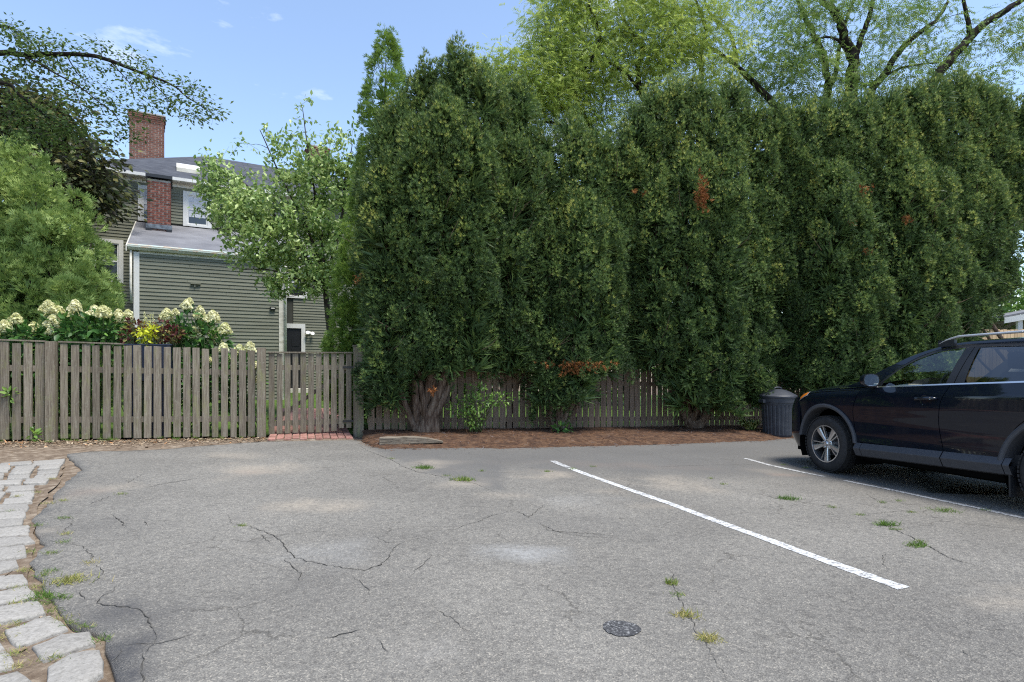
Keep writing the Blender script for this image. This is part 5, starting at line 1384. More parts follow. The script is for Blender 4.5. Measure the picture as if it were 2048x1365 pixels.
attE = (sprinkle([(100, 250), (250, 330), (400, 300), (300, 480), (420, 420), (150, 420), (30, 150), (500, 520)], YE, .24, 8)
        + sprinkle([(560, 300), (640, 350), (860, 310), (930, 350), (1060, 420), (1130, 430), (1230, 430), (760, 370), (480, 280), (1330, 520), (1380, 550), (1250, 500), (1450, 640), (1300, 590)], YE, .10, 2)
        + sprinkle([(880, 480), (960, 530), (700, 490), (800, 550), (1160, 620), (1240, 610), (1160, 700), (1290, 740), (1360, 710), (1440, 810), (1490, 780), (1580, 790), (1600, 850), (1540, 870), (1290, 830), (1410, 890), (1640, 640), (1700, 670), (1690, 700), (1740, 700), (1660, 940), (1740, 940), (1780, 970), (1820, 820), (1850, 880), (1900, 900), (1930, 930), (1770, 810), (1630, 760), (1340, 660), (1280, 880)], YE, .06, 2)
        + sprinkle([(60, 540), (140, 590), (230, 560), (330, 600), (420, 700), (450, 770), (540, 690), (560, 740), (680, 770), (720, 700), (740, 640), (760, 780), (830, 680), (880, 780), (990, 740), (1000, 800), (720, 880), (760, 900), (860, 940), (880, 840), (960, 1010), (1030, 930), (1080, 890), (1060, 1000), (1150, 880), (1180, 940), (1180, 1060), (1200, 1130), (1060, 1120), (1090, 1130), (620, 830), (640, 940), (480, 860), (340, 700), (100, 660), (600, 610), (930, 700)], YE, .08, 2)
        + sprinkle([(60, 780), (180, 850), (100, 950), (280, 900), (360, 960), (470, 1010), (560, 1080), (640, 1060), (700, 1080), (420, 1100), (200, 1050), (50, 1100), (300, 1150), (560, 1180)], YE + .3, .15, 6)
        + ball(-200, 120, YE, 1.2, 1.2, 1.0, 60) + ball(-330, 0, YE, 1.6, 1.4, 1.4, 70))
broadleaf('overhanging_tree', 'tree left of the frame with thin leafy boughs reaching across the sky', bE, limE, attE, M['oak'], M['darkbark'], LEAF2, (.05, .085), 17, .09, .3, twig_r=.006, tmean=.45, tvar=.2)

# ------------------------------------------------------------------ garden behind the left fence
def shrub(name, label, base, blobs, mat, leaf, size, dens, cat='shrub', droop=.2, tmean=.45, tvar=.18, stems=8, group=None, stem_r=.008):
    bx, by = base; bz = gz(bx, by); root = empty(name, (bx, by, bz), 0, label, cat, group); O = np.array((bx, by, bz)); POS = []; DIR = []; S = []; TI = []; mb = MB()
    for (cx, cy, cz, rx, ry, rz_) in blobs:
        m = int(dens * (rx * ry * rz_) ** .667 * 1500); u = norm(rng.normal(size=(m, 3))); q = rng.random((m, 1)) ** .35
        POS.append(np.array((cx, cy, cz)) + u * q * np.array((rx, ry, rz_))); DIR.append(u + np.array((0, 0, .25 - droop)) + .5 * rng.normal(size=(m, 3))); S.append(rng.uniform(*size, m)); TI.append(tmean + tvar * rng.normal(size=m))
        for _ in range(stems):
            e = Vector((cx - bx + rng.uniform(-.7, .7) * rx, cy - by + rng.uniform(-.7, .7) * ry, cz - bz + rng.uniform(-.2, .7) * rz_)); mb.tube(curve((rng.normal() * .05, rng.normal() * .05, 0), e, (0, 0, .05), 4), [stem_r, stem_r * .9, stem_r * .75, stem_r * .6, stem_r * .35], 5, False)
    Cloud().add(scatter(*leaf, np.concatenate(POS) - O, np.concatenate(DIR), np.concatenate(S), np.concatenate(TI), up=(0, 0, 1), upjit=.6)).build('leaves', mat, root)
    mb.build('stems', M['stem'] if stem_r < .012 else M['twig'], root)
    return root, O, mb

PET = (np.array([(0, 0, 0), (-.5, .15, .25), (-.05, .1, .85), (.5, .15, .25), (.05, .1, -.85), (-.3, .1, -.6)]), np.array([(0, 2, 1), (0, 3, 2), (0, 4, 3), (0, 1, 5)]))
def panicle(c, r, h, O, root, tint):
    """a cone of many florets"""
    m = int(3000 * r); t = rng.random(m) ** 1.1; th = rng.uniform(0, 6.2832, m)
    prof = np.clip(1 - t ** 1.6, 0, 1) ** .6 * np.minimum(1, .6 + 3 * t) * (1 + .18 * np.sin(3 * th + 8 * t))
    q = r * prof * rng.uniform(.75, 1.08, m)
    p = np.stack([c[0] + q * np.cos(th), c[1] + q * np.sin(th), c[2] - h * .45 + t * h], 1); out = np.stack([np.cos(th), np.sin(th), .2 + .9 * t], 1)
    V = scatter(PET[0], PET[1], p - O, np.cross(out, rng.normal(size=(m, 3))), rng.uniform(.024, .036, m), tint + .2 * rng.normal(size=m), up=None)
    return Cloud().add(V).build('flower_head', M['hydflower'], root)

zr3 = lambda x, y: (x / 3.792, 560 + y / 3.792)
def hydrangea(label, base_px, off, heads, blobs, dens=1.0):
    x, y = FP(base_px); x -= FS * off; y += FC * off
    bl = []
    for (zx, zy, rx, ry, rz_) in blobs:
        px, py = zr3(zx, zy); Y = FZ(px) + off; c = P(px, py, Y); bl.append((c.x, c.y, c.z, rx, ry, rz_))
    root, O, _ = shrub('hydrangea', label, (x, y), bl, M['hydleaf'], LEAF, (.09, .16), 1.25 * dens, stems=6, tmean=.42)
    st = MB()
    for (zx, zy, r) in heads:
        px, py = zr3(zx, zy); Y = FZ(px) + off + rng.uniform(-.18, .12); c = np.array(P(px, py, Y))
        panicle(c, r * rng.uniform(.92, 1.08), r * rng.uniform(1.5, 1.95), O, root, rng.uniform(.3, .75))
        e = Vector(c - O); st.tube(curve((rng.normal() * .06, rng.normal() * .06, .05), (e.x, e.y, e.z - r * .7), (0, 0, .08), 5), [.008, .007, .006, .005, .005, .004], 5, False)
    st.build('flower_stems', M['stem'], root)
    return root
hydrangea('hydrangea with flat cream heads at the far left behind the fence', 30, .45, [(30, 355, .10), (120, 297, .10), (255, 365, .085), (205, 430, .06), (-60, 400, .09)], [(80, 420, .35, .25, .16), (230, 430, .2, .2, .14), (150, 600, .45, .25, .4), (-80, 600, .4, .25, .5)])
hydrangea('tall hydrangea full of cream cones in front of the arborvitae', 150, .55, [(365, 205, .105), (440, 245, .10), (400, 320, .105), (380, 392, .055), (570, 200, .10), (575, 260, .11), (715, 240, .105), (785, 245, .115), (900, 280, .11), (970, 270, .085), (365, 265, .05)],
          [(430, 400, .28, .25, .28), (620, 380, .32, .28, .26), (800, 390, .32, .28, .28), (880, 430, .25, .25, .22), (500, 520, .4, .25, .3), (700, 620, .5, .3, .5), (420, 750, .4, .25, .45)])
hydrangea('hydrangea with the highest white blooms against the clapboard wall', 390, .6, [(1265, 268, .105), (1330, 245, .06), (1255, 345, .065), (1415, 190, .085), (1437, 165, .06), (1515, 222, .06), (1515, 262, .10), (1612, 282, .115), (1535, 328, .125), (1475, 402, .10), (1610, 390, .085), (1705, 372, .11), (1632, 447, .09)],
          [(1420, 350, .22, .22, .26), (1520, 430, .28, .25, .25), (1650, 460, .2, .22, .2), (1400, 480, .25, .22, .25), (1480, 700, .55, .3, .5), (1320, 400, .16, .16, .2)])
hydrangea('low hydrangea with white blooms pressed against the fence by the gate', 490, .4, [(1692, 515, .075), (1815, 528, .085), (1895, 515, .095), (1800, 590, .05), (1740, 605, .05), (1940, 650, .06), (1665, 700, .05), (1590, 610, .05), (1950, 760, .06), (1380, 560, .05)],
          [(1800, 640, .3, .2, .2), (1880, 780, .25, .2, .35), (1700, 800, .3, .2, .4)])
# planter with burgundy and lime leaves
def fl(zx, zy, off):
    px, py = zr3(zx, zy); Y = FZ(px) + off; return P(px, py, Y)
a_, b_ = fl(940, 495, .16), fl(1290, 505, .16)
pr = empty('planter_box', (a_.x, a_.y, 0), FANG, 'dark blue planter box behind the pickets holding burgundy leaves', 'planter'); PL = (b_ - a_).length
MB().box(0, PL, 0, .30, a_.z - .55, a_.z).build('trough', M['planter'], pr)
MB().box(-.02, PL + .02, -.02, .32, a_.z + .002, a_.z + .02).build('rim', M['planter'], pr)
MB().box(.03, PL - .03, .03, .27, gz(a_.x, a_.y) - .05, a_.z - .552).build('stand', M['planter'], pr)
def bl3(L, off): 
    out = []
    for (zx, zy, r, rz_) in L: c = fl(zx, zy, off); out.append((c.x, c.y, c.z, r, r, rz_))
    return out
c = fl(1000, 480, .28)
shrub('coleus', 'burgundy leaved plant at the left end of the planter', (c.x, c.y), bl3([(985, 430, .15, .14), (1040, 370, .13, .12), (1010, 330, .08, .08)], .28), M['coleusred'], LEAF, (.05, .085), 3.0, 'plant', tmean=.5, tvar=.3)
c = fl(1250, 480, .28)
shrub('coleus', 'burgundy leaved plant at the right end of the planter', (c.x, c.y), bl3([(1240, 430, .17, .15), (1220, 360, .11, .11), (1320, 410, .13, .13), (1210, 470, .1, .07)], .28), M['coleusred'], LEAF, (.05, .085), 3.0, 'plant', tmean=.5, tvar=.3)
c = fl(1110, 490, .22)
shrub('sweet_potato_vine', 'glowing lime yellow plant in the middle of the planter', (c.x, c.y), bl3([(1090, 410, .10, .10), (1120, 450, .09, .12), (1160, 400, .08, .1), (1115, 480, .05, .06)], .20), M['lime'], LEAF, (.06, .09), 4.0, 'plant', tmean=.5, tvar=.3)
c = fl(1130, 470, .36)
sr, O_, _ = shrub('spike_flower', 'pale yellow flower spikes standing above the planter', (c.x, c.y), bl3([(1130, 340, .10, .06)], .36), M['lime'], LEAF2, (.03, .05), 2.0, 'plant', tmean=.2, tvar=.1)
sp = Cloud()
for zx, top in ((1095, 245), (1120, 265), (1140, 255), (1160, 260), (1105, 285)):
    t0, t1 = np.array(fl(zx, top, .36)), np.array(fl(zx, 340, .36)); kk = 60; t = rng.random((kk, 1)); sp.add(scatter(*LEAF2, t0 + (t1 - t0) * t + rng.normal(size=(kk, 3)) * .006 - O_, rng.normal(size=(kk, 3)) + (0, 0, .8), rng.uniform(.015, .025, kk), .25 + .2 * rng.random(kk)))
sp.build('flower_spikes', M['hydflower'], sr)
# green undergrowth behind the pickets and beyond
def under(px, off, label, r=.5, h=.5, mat='bush', size=(.05, .09), dens=1.0):
    x, y = FP(px); x -= FS * off; y += FC * off; z = gz(x, y)
    return shrub('leafy_shrub', label, (x, y), [(x, y, z + h * .75, r, .3, h * .75), (x + r * .5, y + .1, z + h * .5, r * .7, .3, h * .5)], M[mat], LEAF, size, dens, stems=4, tmean=.35)
under(-60, .6, 'dark green shrub behind the pickets at the left edge', .7, .75)
under(230, .7, 'dark green shrub under the planter behind the pickets', .7, .7)
under(330, .75, 'dark green shrub below the right end of the planter', .6, .6)
under(470, .8, 'dark green shrub behind the pickets nearest the gate', .35, .5)

# plants at the foot of the brown fence
def fleaf(name, label, spots, base, mat, leaf, size, dens, cat='shrub', **kw):
    bl = []
    for (px, py, Y, r, rz_) in spots: c = P(px, py, Y); bl.append((c.x, c.y, c.z, r, r * .7, rz_))
    return shrub(name, label, tuple(G(*base)[:2]), bl, M[mat], leaf, size, dens, cat, **kw)
fleaf('leafy_shrub', 'light green round leaved shrub between the first two yew trunks', [(955, 805, 9.7, .32, .17), (1000, 800, 9.7, .25, .12), (920, 815, 9.75, .22, .18), (945, 840, 9.6, .2, .13), (950, 780, 9.8, .2, .12)], (950, 872), 'bush', LEAF, (.04, .07), 2.6, tmean=.6, tvar=.2)
fleaf('leafy_shrub', 'small dark leafy plant at the foot of the lowest yew', [(1125, 857, 10.2, .18, .07)], (1120, 868), 'hydleaf', LEAF, (.07, .11), 2.4, 'plant', tmean=.5)
c = G(1502, 868); root = empty('hosta', (c.x, c.y, gz(c.x, c.y)), 0, 'variegated cream and green hosta beside the trash can', 'plant')
k = 60; th = rng.uniform(0, 6.28, k); cl = Cloud()
HL = (np.array([(0, 0, 0), (-.11, .25, .3), (.11, .25, .3), (-.09, .3, .65), (.09, .3, .65), (0, .1, 1.0), (0, .22, .3), (0, .26, .65)]), np.array([(0, 6, 1), (0, 2, 6), (1, 6, 7), (1, 7, 3), (6, 2, 4), (6, 4, 7), (3, 7, 5), (7, 4, 5)]))
V, T, t_ = scatter(HL[0], HL[1], np.stack([.08 * np.cos(th), .08 * np.sin(th), .02 + .08 * rng.random(k)], 1), np.stack([np.cos(th), np.sin(th), rng.uniform(.3, 1.3, k)], 1), rng.uniform(.22, .34, k), .5, up=(0, 0, 1), upjit=.15)
t_ = np.tile(np.array([.3, .1, .1, .1, .1, .8, .95, .95]), k); cl.add((V, T, t_)); cl.build('leaves', M['hosta'], root)
# vine weeds at the left fence
for px, py, lab in ((22, 790, 'pale green weed poking through the far left pickets'), (64, 870, 'small green weed at the foot of the left fence post')):
    x, y = FP(px); p = P(px, py, y - .03)
    shrub('weed', lab, (x, y - .05), [(p.x, p.y, p.z, .07, .03, .08)], M['bush'], LEAF, (.06, .10), 4.0, 'weed', tmean=.8, stems=2, stem_r=.003)

# far trees and shrubs that close the view
def far_bush(label, px, Y, r, h, mat='bush', size=(.14, .22), dens=.55):
    c = P(px, 800, Y); z = gz(c.x, c.y)
    return shrub('leafy_shrub', label, (c.x, c.y), [(c.x, c.y, z + h * .55, r, r * .8, h * .5), (c.x - r * .5, c.y, z + h * .4, r * .7, r * .6, h * .4), (c.x + r * .5, c.y, z + h * .45, r * .7, r * .6, h * .42)], M[mat], LEAF, size, dens, stems=4, stem_r=.02, tmean=.6)
far_bush('bright green bush beyond the tan fence by the shed', 2050, 21.5, 2.0, 5.6, dens=.7)
far_bush('bright green bush behind the rightmost yew', 1960, 20.5, 1.5, 4.2)
far_bush('green bush deep in the garden behind the mid hedge', 1480, 19.0, 1.6, 2.6)
far_bush('green bush deep in the garden behind the trash can', 1700, 19.5, 1.8, 3.2)
far_bush('green bush deep in the garden right of the small tree', 900, 18.5, 1.8, 2.6)
far_bush('green bush deep in the garden behind the lowest yew', 1180, 19.5, 1.8, 2.4)
far_bush('dark shrub at the house corner behind the arborvitae', 190, 14.0, .9, 2.2, 'hydleaf')

for i, (x, y, hh, lab) in enumerate(((-13.5, 11.5, 4.2, 'dark evergreen outside the left edge, beyond the fence'), (-14.5, 7.5, 3.8, 'dark evergreen outside the left edge, nearest the granite blocks'), (-14.0, 3.0, 3.4, 'dark evergreen outside the left edge, level with the viewer'))):
    arborvitae(lab, (x, y), [(x, y, 1.5, .2, hh, 2.2), (x + .6, y - 1.3, 1.2, .2, hh * .8, 2.2)], M['yew'], (.3, .45), .14, name='evergreen')

# ------------------------------------------------------------------ litter, needles, grass
def lay(n, pts, smin, smax, mat, name, label, wid, zoff=.006, zf=None):
    k = rng.integers(0, len(pts), n); p = np.array([pts[i] for i in k]) + 0.0
    V = scatter(np.array([(-.5 * wid, 0, 0), (.5 * wid, 0, 0), (.35 * wid, 0, 1), (-.35 * wid, 0, 1)]), np.array([(0, 1, 2), (0, 2, 3)]), p, np.stack([rng.normal(size=n), rng.normal(size=n), .18 * rng.normal(size=n)], 1), rng.uniform(smin, smax, n), rng.random(n), up=(0, 0, 1), upjit=.4)
    return tag(Cloud().add(V).build(name, mat), label, None, None, 'stuff')
pts = []
bx0, bx1 = fr[:, 0].min(), fr[:, 0].max()
for _ in range(9000):
    x = rng.uniform(bx0, bx1); yf = np.interp(x, fr[:, 0], fr[:, 1]); yb = 10.65 + TF * x
    y = yf - .20 + (yb - yf + .2) * rng.random() ** .9
    pts.append((x, y, (bed_z(x, y) if y > yf else gz(x, y)) + .008))
lay(6500, pts, .035, .075, M['needle'], 'pine_needles', 'rusty fallen needles strewn over the mulch bed', .09)
pts = []
for _ in range(5000):
    px = rng.uniform(-60, 560); x, y = FP(px); dd = abs(rng.normal()) * .28 + .02; x += FS * dd; y -= FC * dd; pts.append((x, y, gz(x, y) - .012))
for _ in range(2500):
    q = edging_poly; t = rng.random(); x = rng.uniform(-7.5, -1.8); y = rng.uniform(1.8, 8.2)
    if inside(q, x, y): pts.append((x, y, gz(x, y) - .004))
lay(4200, pts, .012, .045, M['litter'], 'leaf_litter', 'dry leaf and bark litter on the soil under the left fence', .45)

BLADE = (np.array([(-.05, 0, 0), (.05, 0, 0), (-.035, .1, .55), (.035, .1, .55), (0, .32, 1.0)]), np.array([(0, 1, 3), (0, 3, 2), (2, 3, 4)]))
def tuft(p, r, n, h, tm, tv=.12):
    q = rng.normal(size=(n, 2)) * r * .5
    pos = np.stack([p.x + q[:, 0], p.y + q[:, 1] * .7, g(p.x + q[:, 0], p.y + q[:, 1] * .7) + .002], 1)
    return scatter(*BLADE, pos, np.stack([rng.normal(size=n) * .75, rng.normal(size=n) * .75, np.full(n, .75)], 1), rng.uniform(.5, 1.1, n) * h, np.clip(tm + tv * rng.normal(size=n), 0, 1))
big = [((848, 937), .11, 220, .055, .25, 'green grass tuft in the broken asphalt near the timber'), ((927, 961), .12, 220, .06, .55, 'yellowing grass tuft on the asphalt seam left of the white line'), ((1576, 999), .10, 200, .05, .2, 'bright green grass tuft between the two parking lines'), ((1888, 1023), .13, 200, .04, .45, 'wide flat grass tuft nearest the worn line on the right'),
       ((1772, 1051), .09, 170, .05, .3, 'grass tuft beside the crack right of the white line end'), ((1836, 1093), .07, 120, .05, .4, 'small grass tuft lowest in the right hand crack'), ((1418, 1280), .06, 130, .045, .88, 'largest straw coloured grass tuft in the near crack'), ((1371, 1233), .06, 90, .05, .85, 'middle straw coloured tuft with runners in the near crack'), ((1343, 1168), .045, 90, .045, .6, 'topmost grass tuft of the near crack'), ((89, 1195), .08, 180, .04, .3, 'green grass tuft between the granite blocks and the asphalt'), ((136, 1164), .11, 220, .045, .75, 'dry yellow grass tuft on the crumbling left asphalt edge'), ((480, 868), .08, 90, .16, .45, 'tall grass blades at the fence foot by the left gate post')]
for (pp, r, n, h, tm, lab) in big:
    p = G(*pp); r0 = empty('grass_tuft', p, 0, lab, 'grass', 'grass tufts in the asphalt'); V, T, t_ = tuft(p, r, n, h, tm); V = V - np.array(p); tag(Cloud().add((V, T, t_)).build('blades', M['grass'], r0), kind='stuff')
small = [z7(*q) for q in ((30, 178), (225, 157), (722, 207), (778, 232), (1030, 150), (1125, 163), (1240, 330), (1450, 310), (1355, 362), (1570, 350), (1885, 342), (1605, 475), (585, 700), (140, 165), (1520, 303), (1500, 424))] + [z6(*q) for q in ((935, 142), (1375, 203), (1695, 205), (205, 470), (1200, 226), (1820, 195))]
cl = Cloud()
for q in small: cl.add(tuft(G(*q), .045, 45, .032, .5, .2))
for q in ((285, 765), (190, 855), (250, 945), (290, 985), (330, 1020), (370, 1050), (450, 1070), (550, 1140), (345, 480), (195, 520), (350, 565), (340, 610), (490, 720), (270, 670), (85, 860), (85, 945), (85, 1055), (75, 1215), (290, 1240), (95, 1280), (260, 400), (345, 385), (200, 340), (285, 268), (130, 765), (60, 445), (90, 362), (660, 350), (20, 1125), (160, 665), (330, 910), (410, 800), (230, 790), (180, 905)): cl.add(tuft(G(*z8(*q)), .05, 55, .028, rng.uniform(.35, .95), .18))
for _ in range(26):
    x, y = FP(rng.uniform(10, 520)); dd = rng.uniform(.02, .3); p = Vector((x + FS * dd, y - FC * dd, 0)); cl.add(tuft(p, .04, 22, .05, .35, .2))
tag(cl.build('sparse_grass', M['grass']), 'thin grass and weeds sprouting along cracks and block joints', None, None, 'stuff')
# ------------------------------------------------------------------ the parked car
def pchip(xs, ys):
    xs = np.array(xs, float); ys = np.array(ys, float); h = np.diff(xs); d = np.diff(ys) / h; m = np.zeros_like(xs)
    for i in range(1, len(xs) - 1):
        if d[i - 1] * d[i] > 0:
            w1, w2 = 2 * h[i] + h[i - 1], h[i] + 2 * h[i - 1]; m[i] = (w1 + w2) / (w1 / d[i - 1] + w2 / d[i])
    m[0], m[-1] = d[0], d[-1]
    def f(x):
        x = np.clip(x, xs[0], xs[-1]); i = int(np.clip(np.searchsorted(xs, x) - 1, 0, len(h) - 1)); t = (x - xs[i]) / h[i]
        return float((1 + 2 * t) * (1 - t) ** 2 * ys[i] + t * (1 - t) ** 2 * h[i] * m[i] + t * t * (3 - 2 * t) * ys[i + 1] + t * t * (t - 1) * h[i] * m[i + 1])
    return f
CPH = R(12.6); CS, CC = math.sin(CPH), math.cos(CPH)
wx, wy = 4.06 + .905 * CC, 7.38 + .905 * CS
zc = (gz(4.06, 7.38) + gz(4.06 + 1.81 * CC, 7.38 + 1.81 * CS)) / 2
car = empty('parked_car', (wx, wy, zc + .005), 0, 'dark navy blue SUV with silver roof rails parked at the right', 'car')
car.rotation_mode = 'XYZ'
car.rotation_euler = (-0.030, -R(2.0), math.atan2(-CC, CS))

M['carpaint'] = plain('navy_car_paint', (0.0030, 0.0056, 0.0130), 0.3, metallic=0.0, spec=0.12, var=.1, coat=1.0)
M['cladding'] = plain('grey_plastic_cladding', (0.062, 0.064, 0.073), 0.55, spec=.35, var=.1, scale=20)
M['trimblack'] = plain('black_window_trim', (0.02, 0.021, 0.024), 0.38, spec=.4)
M['gap'] = plain('dark_cavity', (0.004, 0.004, 0.004), 0.9, spec=.05)
M['rubber'] = noise_mat('tyre_rubber', [(0.3, (0.022, 0.021, 0.022)), (0.7, (0.040, 0.038, 0.038))], (20, 20, 20), 4, 0.75, 0.1, (60, 60, 60), 0.3)
M['alloy'] = plain('silver_alloy', (0.62, 0.62, 0.62), 0.28, metallic=.85, var=.06)
M['alloydark'] = plain('dark_alloy', (0.075, 0.075, 0.08), 0.4, metallic=.5)
M['chrome'] = plain('chrome_strip', (0.75, 0.75, 0.74), 0.18, metallic=.95, var=.04)
M['railsilver'] = plain('satin_silver', (0.62, 0.63, 0.65), 0.35, metallic=.6, var=.05)
M['carglass'] = glass_mat('car_window_glass', (0.82, 0.88, 0.85), 2.2)
M['rearglass'] = glass_mat('tinted_rear_glass', (0.10, 0.11, 0.11), 3.2)
M['interior'] = plain('pale_grey_interior', (0.70, 0.70, 0.66), 0.8)
M['interiordark'] = plain('dark_interior', (0.03, 0.03, 0.032), 0.7)
M['mirror'] = plain('mirror_glass', (0.85, 0.88, 0.88), 0.04, metallic=1.0, var=.01)
M['amber'] = plain('amber_lens', (0.75, 0.20, 0.015), 0.2, spec=.6, coat=.6)
M['lens'] = plain('clear_lens', (0.35, 0.36, 0.38), 0.12, spec=.7, coat=.8)
M['sticker'] = noise_mat('printed_sticker', [(0.4, (0.80, 0.78, 0.70)), (0.56, (0.75, 0.60, 0.25)), (0.6, (0.7, 0.25, 0.2))], (60, 60, 60), 3, 0.6)
M['redlens'] = plain('red_lens', (0.35, 0.012, 0.012), 0.2, spec=.6, coat=.6)

PW = pchip([-.95, -.85, -.75, -.6, -.5, -.3, 0, .6, 1.5, 2.6, 3.1, 3.45, 3.6, 3.7], [.5, .68, .765, .835, .868, .898, .912, .916, .920, .920, .895, .83, .76, .66])
DH = pchip([.15, .25, .32, .42, .52, .66, .80, .92, 1.0, 1.045, 1.06, 1.12, 1.20, 1.24], [-.10, -.05, -.022, -.006, -.012, -.012, -.004, .004, .004, .0, -.006, -.026, -.052, -.065])
ZT = pchip([-.80, -.75, -.6, -.4, -.2, 0, .3, .62], [.86, .895, .955, 1.025, 1.055, 1.072, 1.092, 1.115])
BELT = pchip([.4, .752, 1.678, 2.333, 3.0, 3.6], [1.10, 1.112, 1.152, 1.178, 1.215, 1.25])
TG = pchip([.70, .78, .968, 1.163, 1.4, 1.642, 2.19, 2.7, 3.05, 3.2], [1.112, 1.135, 1.293, 1.425, 1.503, 1.530, 1.516, 1.485, 1.43, 1.36])
RG = pchip([.30, .5, .721, .9, 1.058, 1.235, 1.406, 1.653, 2.2, 2.8, 3.2, 3.42], [1.10, 1.175, 1.287, 1.385, 1.465, 1.528, 1.570, 1.594, 1.594, 1.57, 1.525, 1.47])
def yg(h): return .868 - .40 * max(0, h - 1.12) - .42 * max(0, h - 1.12) ** 2
WC = (0.0, 2.66); WR = .362

def side(s, h, top=None):
    y = PW(s) + DH(h)
    if top is not None: y -= .075 * max(0.0, (h - (top - .13)) / .13) ** 2.2
    return y

def both(name, V, F, mat, left=True, right=True, sm=35, parent=None):
    out = []
    if left: o = link(name, pymesh(name, V, F), mat, parent or car); autosmooth(o, sm); out.append(o)
    if right:
        o = link(name, pymesh(name, [(x, -y, z) for x, y, z in V], [tuple(reversed(f)) for f in F]), mat, parent or car); autosmooth(o, sm); out.append(o)
    return out

def gridf(fn, nu, nv):
    V = [fn(i / nu, j / nv) for i in range(nu + 1) for j in range(nv + 1)]
    F = [(i * (nv + 1) + j, (i + 1) * (nv + 1) + j, (i + 1) * (nv + 1) + j + 1, i * (nv + 1) + j + 1) for i in range(nu) for j in range(nv)]
    return V, F

def rimmed(V, F, nu, nv, depth=.018):
    """turn the border of a panel inwards so that its gap has depth"""
    V = list(V); F = list(F); idx = lambda i, j: i * (nv + 1) + j
    loop = [idx(i, 0) for i in range(nu + 1)] + [idx(nu, j) for j in range(1, nv + 1)] + [idx(i, nv) for i in range(nu - 1, -1, -1)] + [idx(0, j) for j in range(nv - 1, 0, -1)]
    b = len(V)
    for q in loop: x, y, z = V[q]; V.append((x, y + depth, z))
    n = len(loop)
    for i in range(n): F.append((loop[(i + 1) % n], loop[i], b + i, b + (i + 1) % n))
    return V, F

def cut_arch(V, F, cx, r):
    V = [list(v) for v in V]; keep = []
    ins = [math.hypot(v[0] - cx, v[2] - WR) < r for v in V]
    for f in F:
        if all(ins[i] for i in f): continue
        keep.append(f)
    used = set(i for f in keep for i in f)
    for i in used:
        if ins[i]:
            dx, dz = V[i][0] - cx, V[i][2] - WR; L = math.hypot(dx, dz) or 1; V[i][0] = cx + dx / L * r; V[i][2] = WR + dz / L * r
    return [tuple(v) for v in V], keep

# dark inner shell behind the panels
def shell(u, v):
    s = -.62 + u * (3.5 + .62); h = .24 + v * ((ZT(s) if s < .6 else BELT(s)) - .03 - .24); return (s, -(side(s, h) - .035), h)
V, F = gridf(shell, 150, 34); V, F = cut_arch(V, F, WC[0], .505); V, F = cut_arch(V, F, WC[1], .505)
both('inner_body', V, F, M['gap'])
# front fender
DF = pchip([.30, .47, .783, 1.035, 1.13], [.50, .497, .459, .542, .60])
def fender(u, v):
    s0 = -.50; h = .32 + v * (ZT(s0 + u * 1.1) - .32); s1 = DF(h) - .005; s = s0 + u * (s1 - s0); h = .32 + v * (ZT(s) - .32); s1 = DF(h) - .005; s = s0 + u * (s1 - s0)
    return (s, -side(s, h, ZT(s)), h)
V, F = gridf(fender, 64, 52); V, F = rimmed(V, F, 64, 52); V, F = cut_arch(V, F, WC[0], .478)
fen = both('fender', V, F, M['carpaint'])
# doors
DL = pchip([.40, .452, .739, .925, 1.08, 1.16], [1.625, 1.614, 1.566, 1.588, 1.651, 1.682])
RL = pchip([.40, .46, .70, .86, 1.0, 1.18, 1.22], [2.215, 2.22, 2.27, 2.42, 2.60, 2.74, 2.76])
def hrow(s, v): return .435 + .03 * (s / 2.3) + v * (BELT(s) - .012 - .435 - .03 * (s / 2.3))
def door1(u, v):
    h = hrow(1.1, v); s = DF(h) + .004 + u * (DL(h) - DF(h) - .008); h = hrow(s, v); s = DF(h) + .004 + u * (DL(h) - DF(h) - .008); return (s, -side(s, h), h)
def door2(u, v):
    h = hrow(2.0, v); s = DL(h) + .004 + u * (RL(h) - DL(h) - .008); h = hrow(s, v); s = DL(h) + .004 + u * (RL(h) - DL(h) - .008); return (s, -side(s, h), h)
doors = []
for fn, nu, nm in ((door1, 44, 'front_door'), (door2, 44, 'rear_door')):
    V, F = gridf(fn, nu, 44); V, F = rimmed(V, F, nu, 44)
    if nm == 'rear_door': V, F = cut_arch(V, F, WC[1], .478)
    doors.append(both(nm, V, F, M['carpaint']))
def quarter(u, v):
    h = .36 + v * (BELT(3.0) + .03 - .36); s = RL(min(h, 1.2)) + .004 + u * (3.56 - RL(min(h, 1.2))); return (s, -side(s, min(h, 1.23)), h)
V, F = gridf(quarter, 60, 44); V, F = rimmed(V, F, 60, 44); V, F = cut_arch(V, F, WC[1], .478)
both('rear_quarter', V, F, M['carpaint'])
# handles
for pair, s0, h0 in ((doors[0], 1.44, .992), (doors[1], 2.50, 1.025)):
    for o, sg in zip(pair, (-1, 1)):
        y = side(s0, h0)
        hd = MB().tube([(s0 - .13, sg * (y + .004), h0 - .012), (s0 - .10, sg * (y + .030), h0 - .006), (s0, sg * (y + .036), h0 + .002), (s0 + .10, sg * (y + .030), h0 + .004), (s0 + .125, sg * (y + .004), h0 + .002)], [.013, .017, .018, .017, .013], 10).build('door_handle', M['carpaint'], o, True)
        MB().lathe([(.012, 0), (.012, .003), (0, .004)], 10, 'y').build('key_lock', M['chrome'], o, False, (s0 + .085, sg * (y + .048) if sg > 0 else -(y + .050), h0 + .003))
        MB().lathe([(.055, .0), (.03, .004), (0, .005)], 16, 'y').build('handle_cup', M['carpaint'], o, True, (s0 - .02, sg * (y + .0015), h0 - .02))
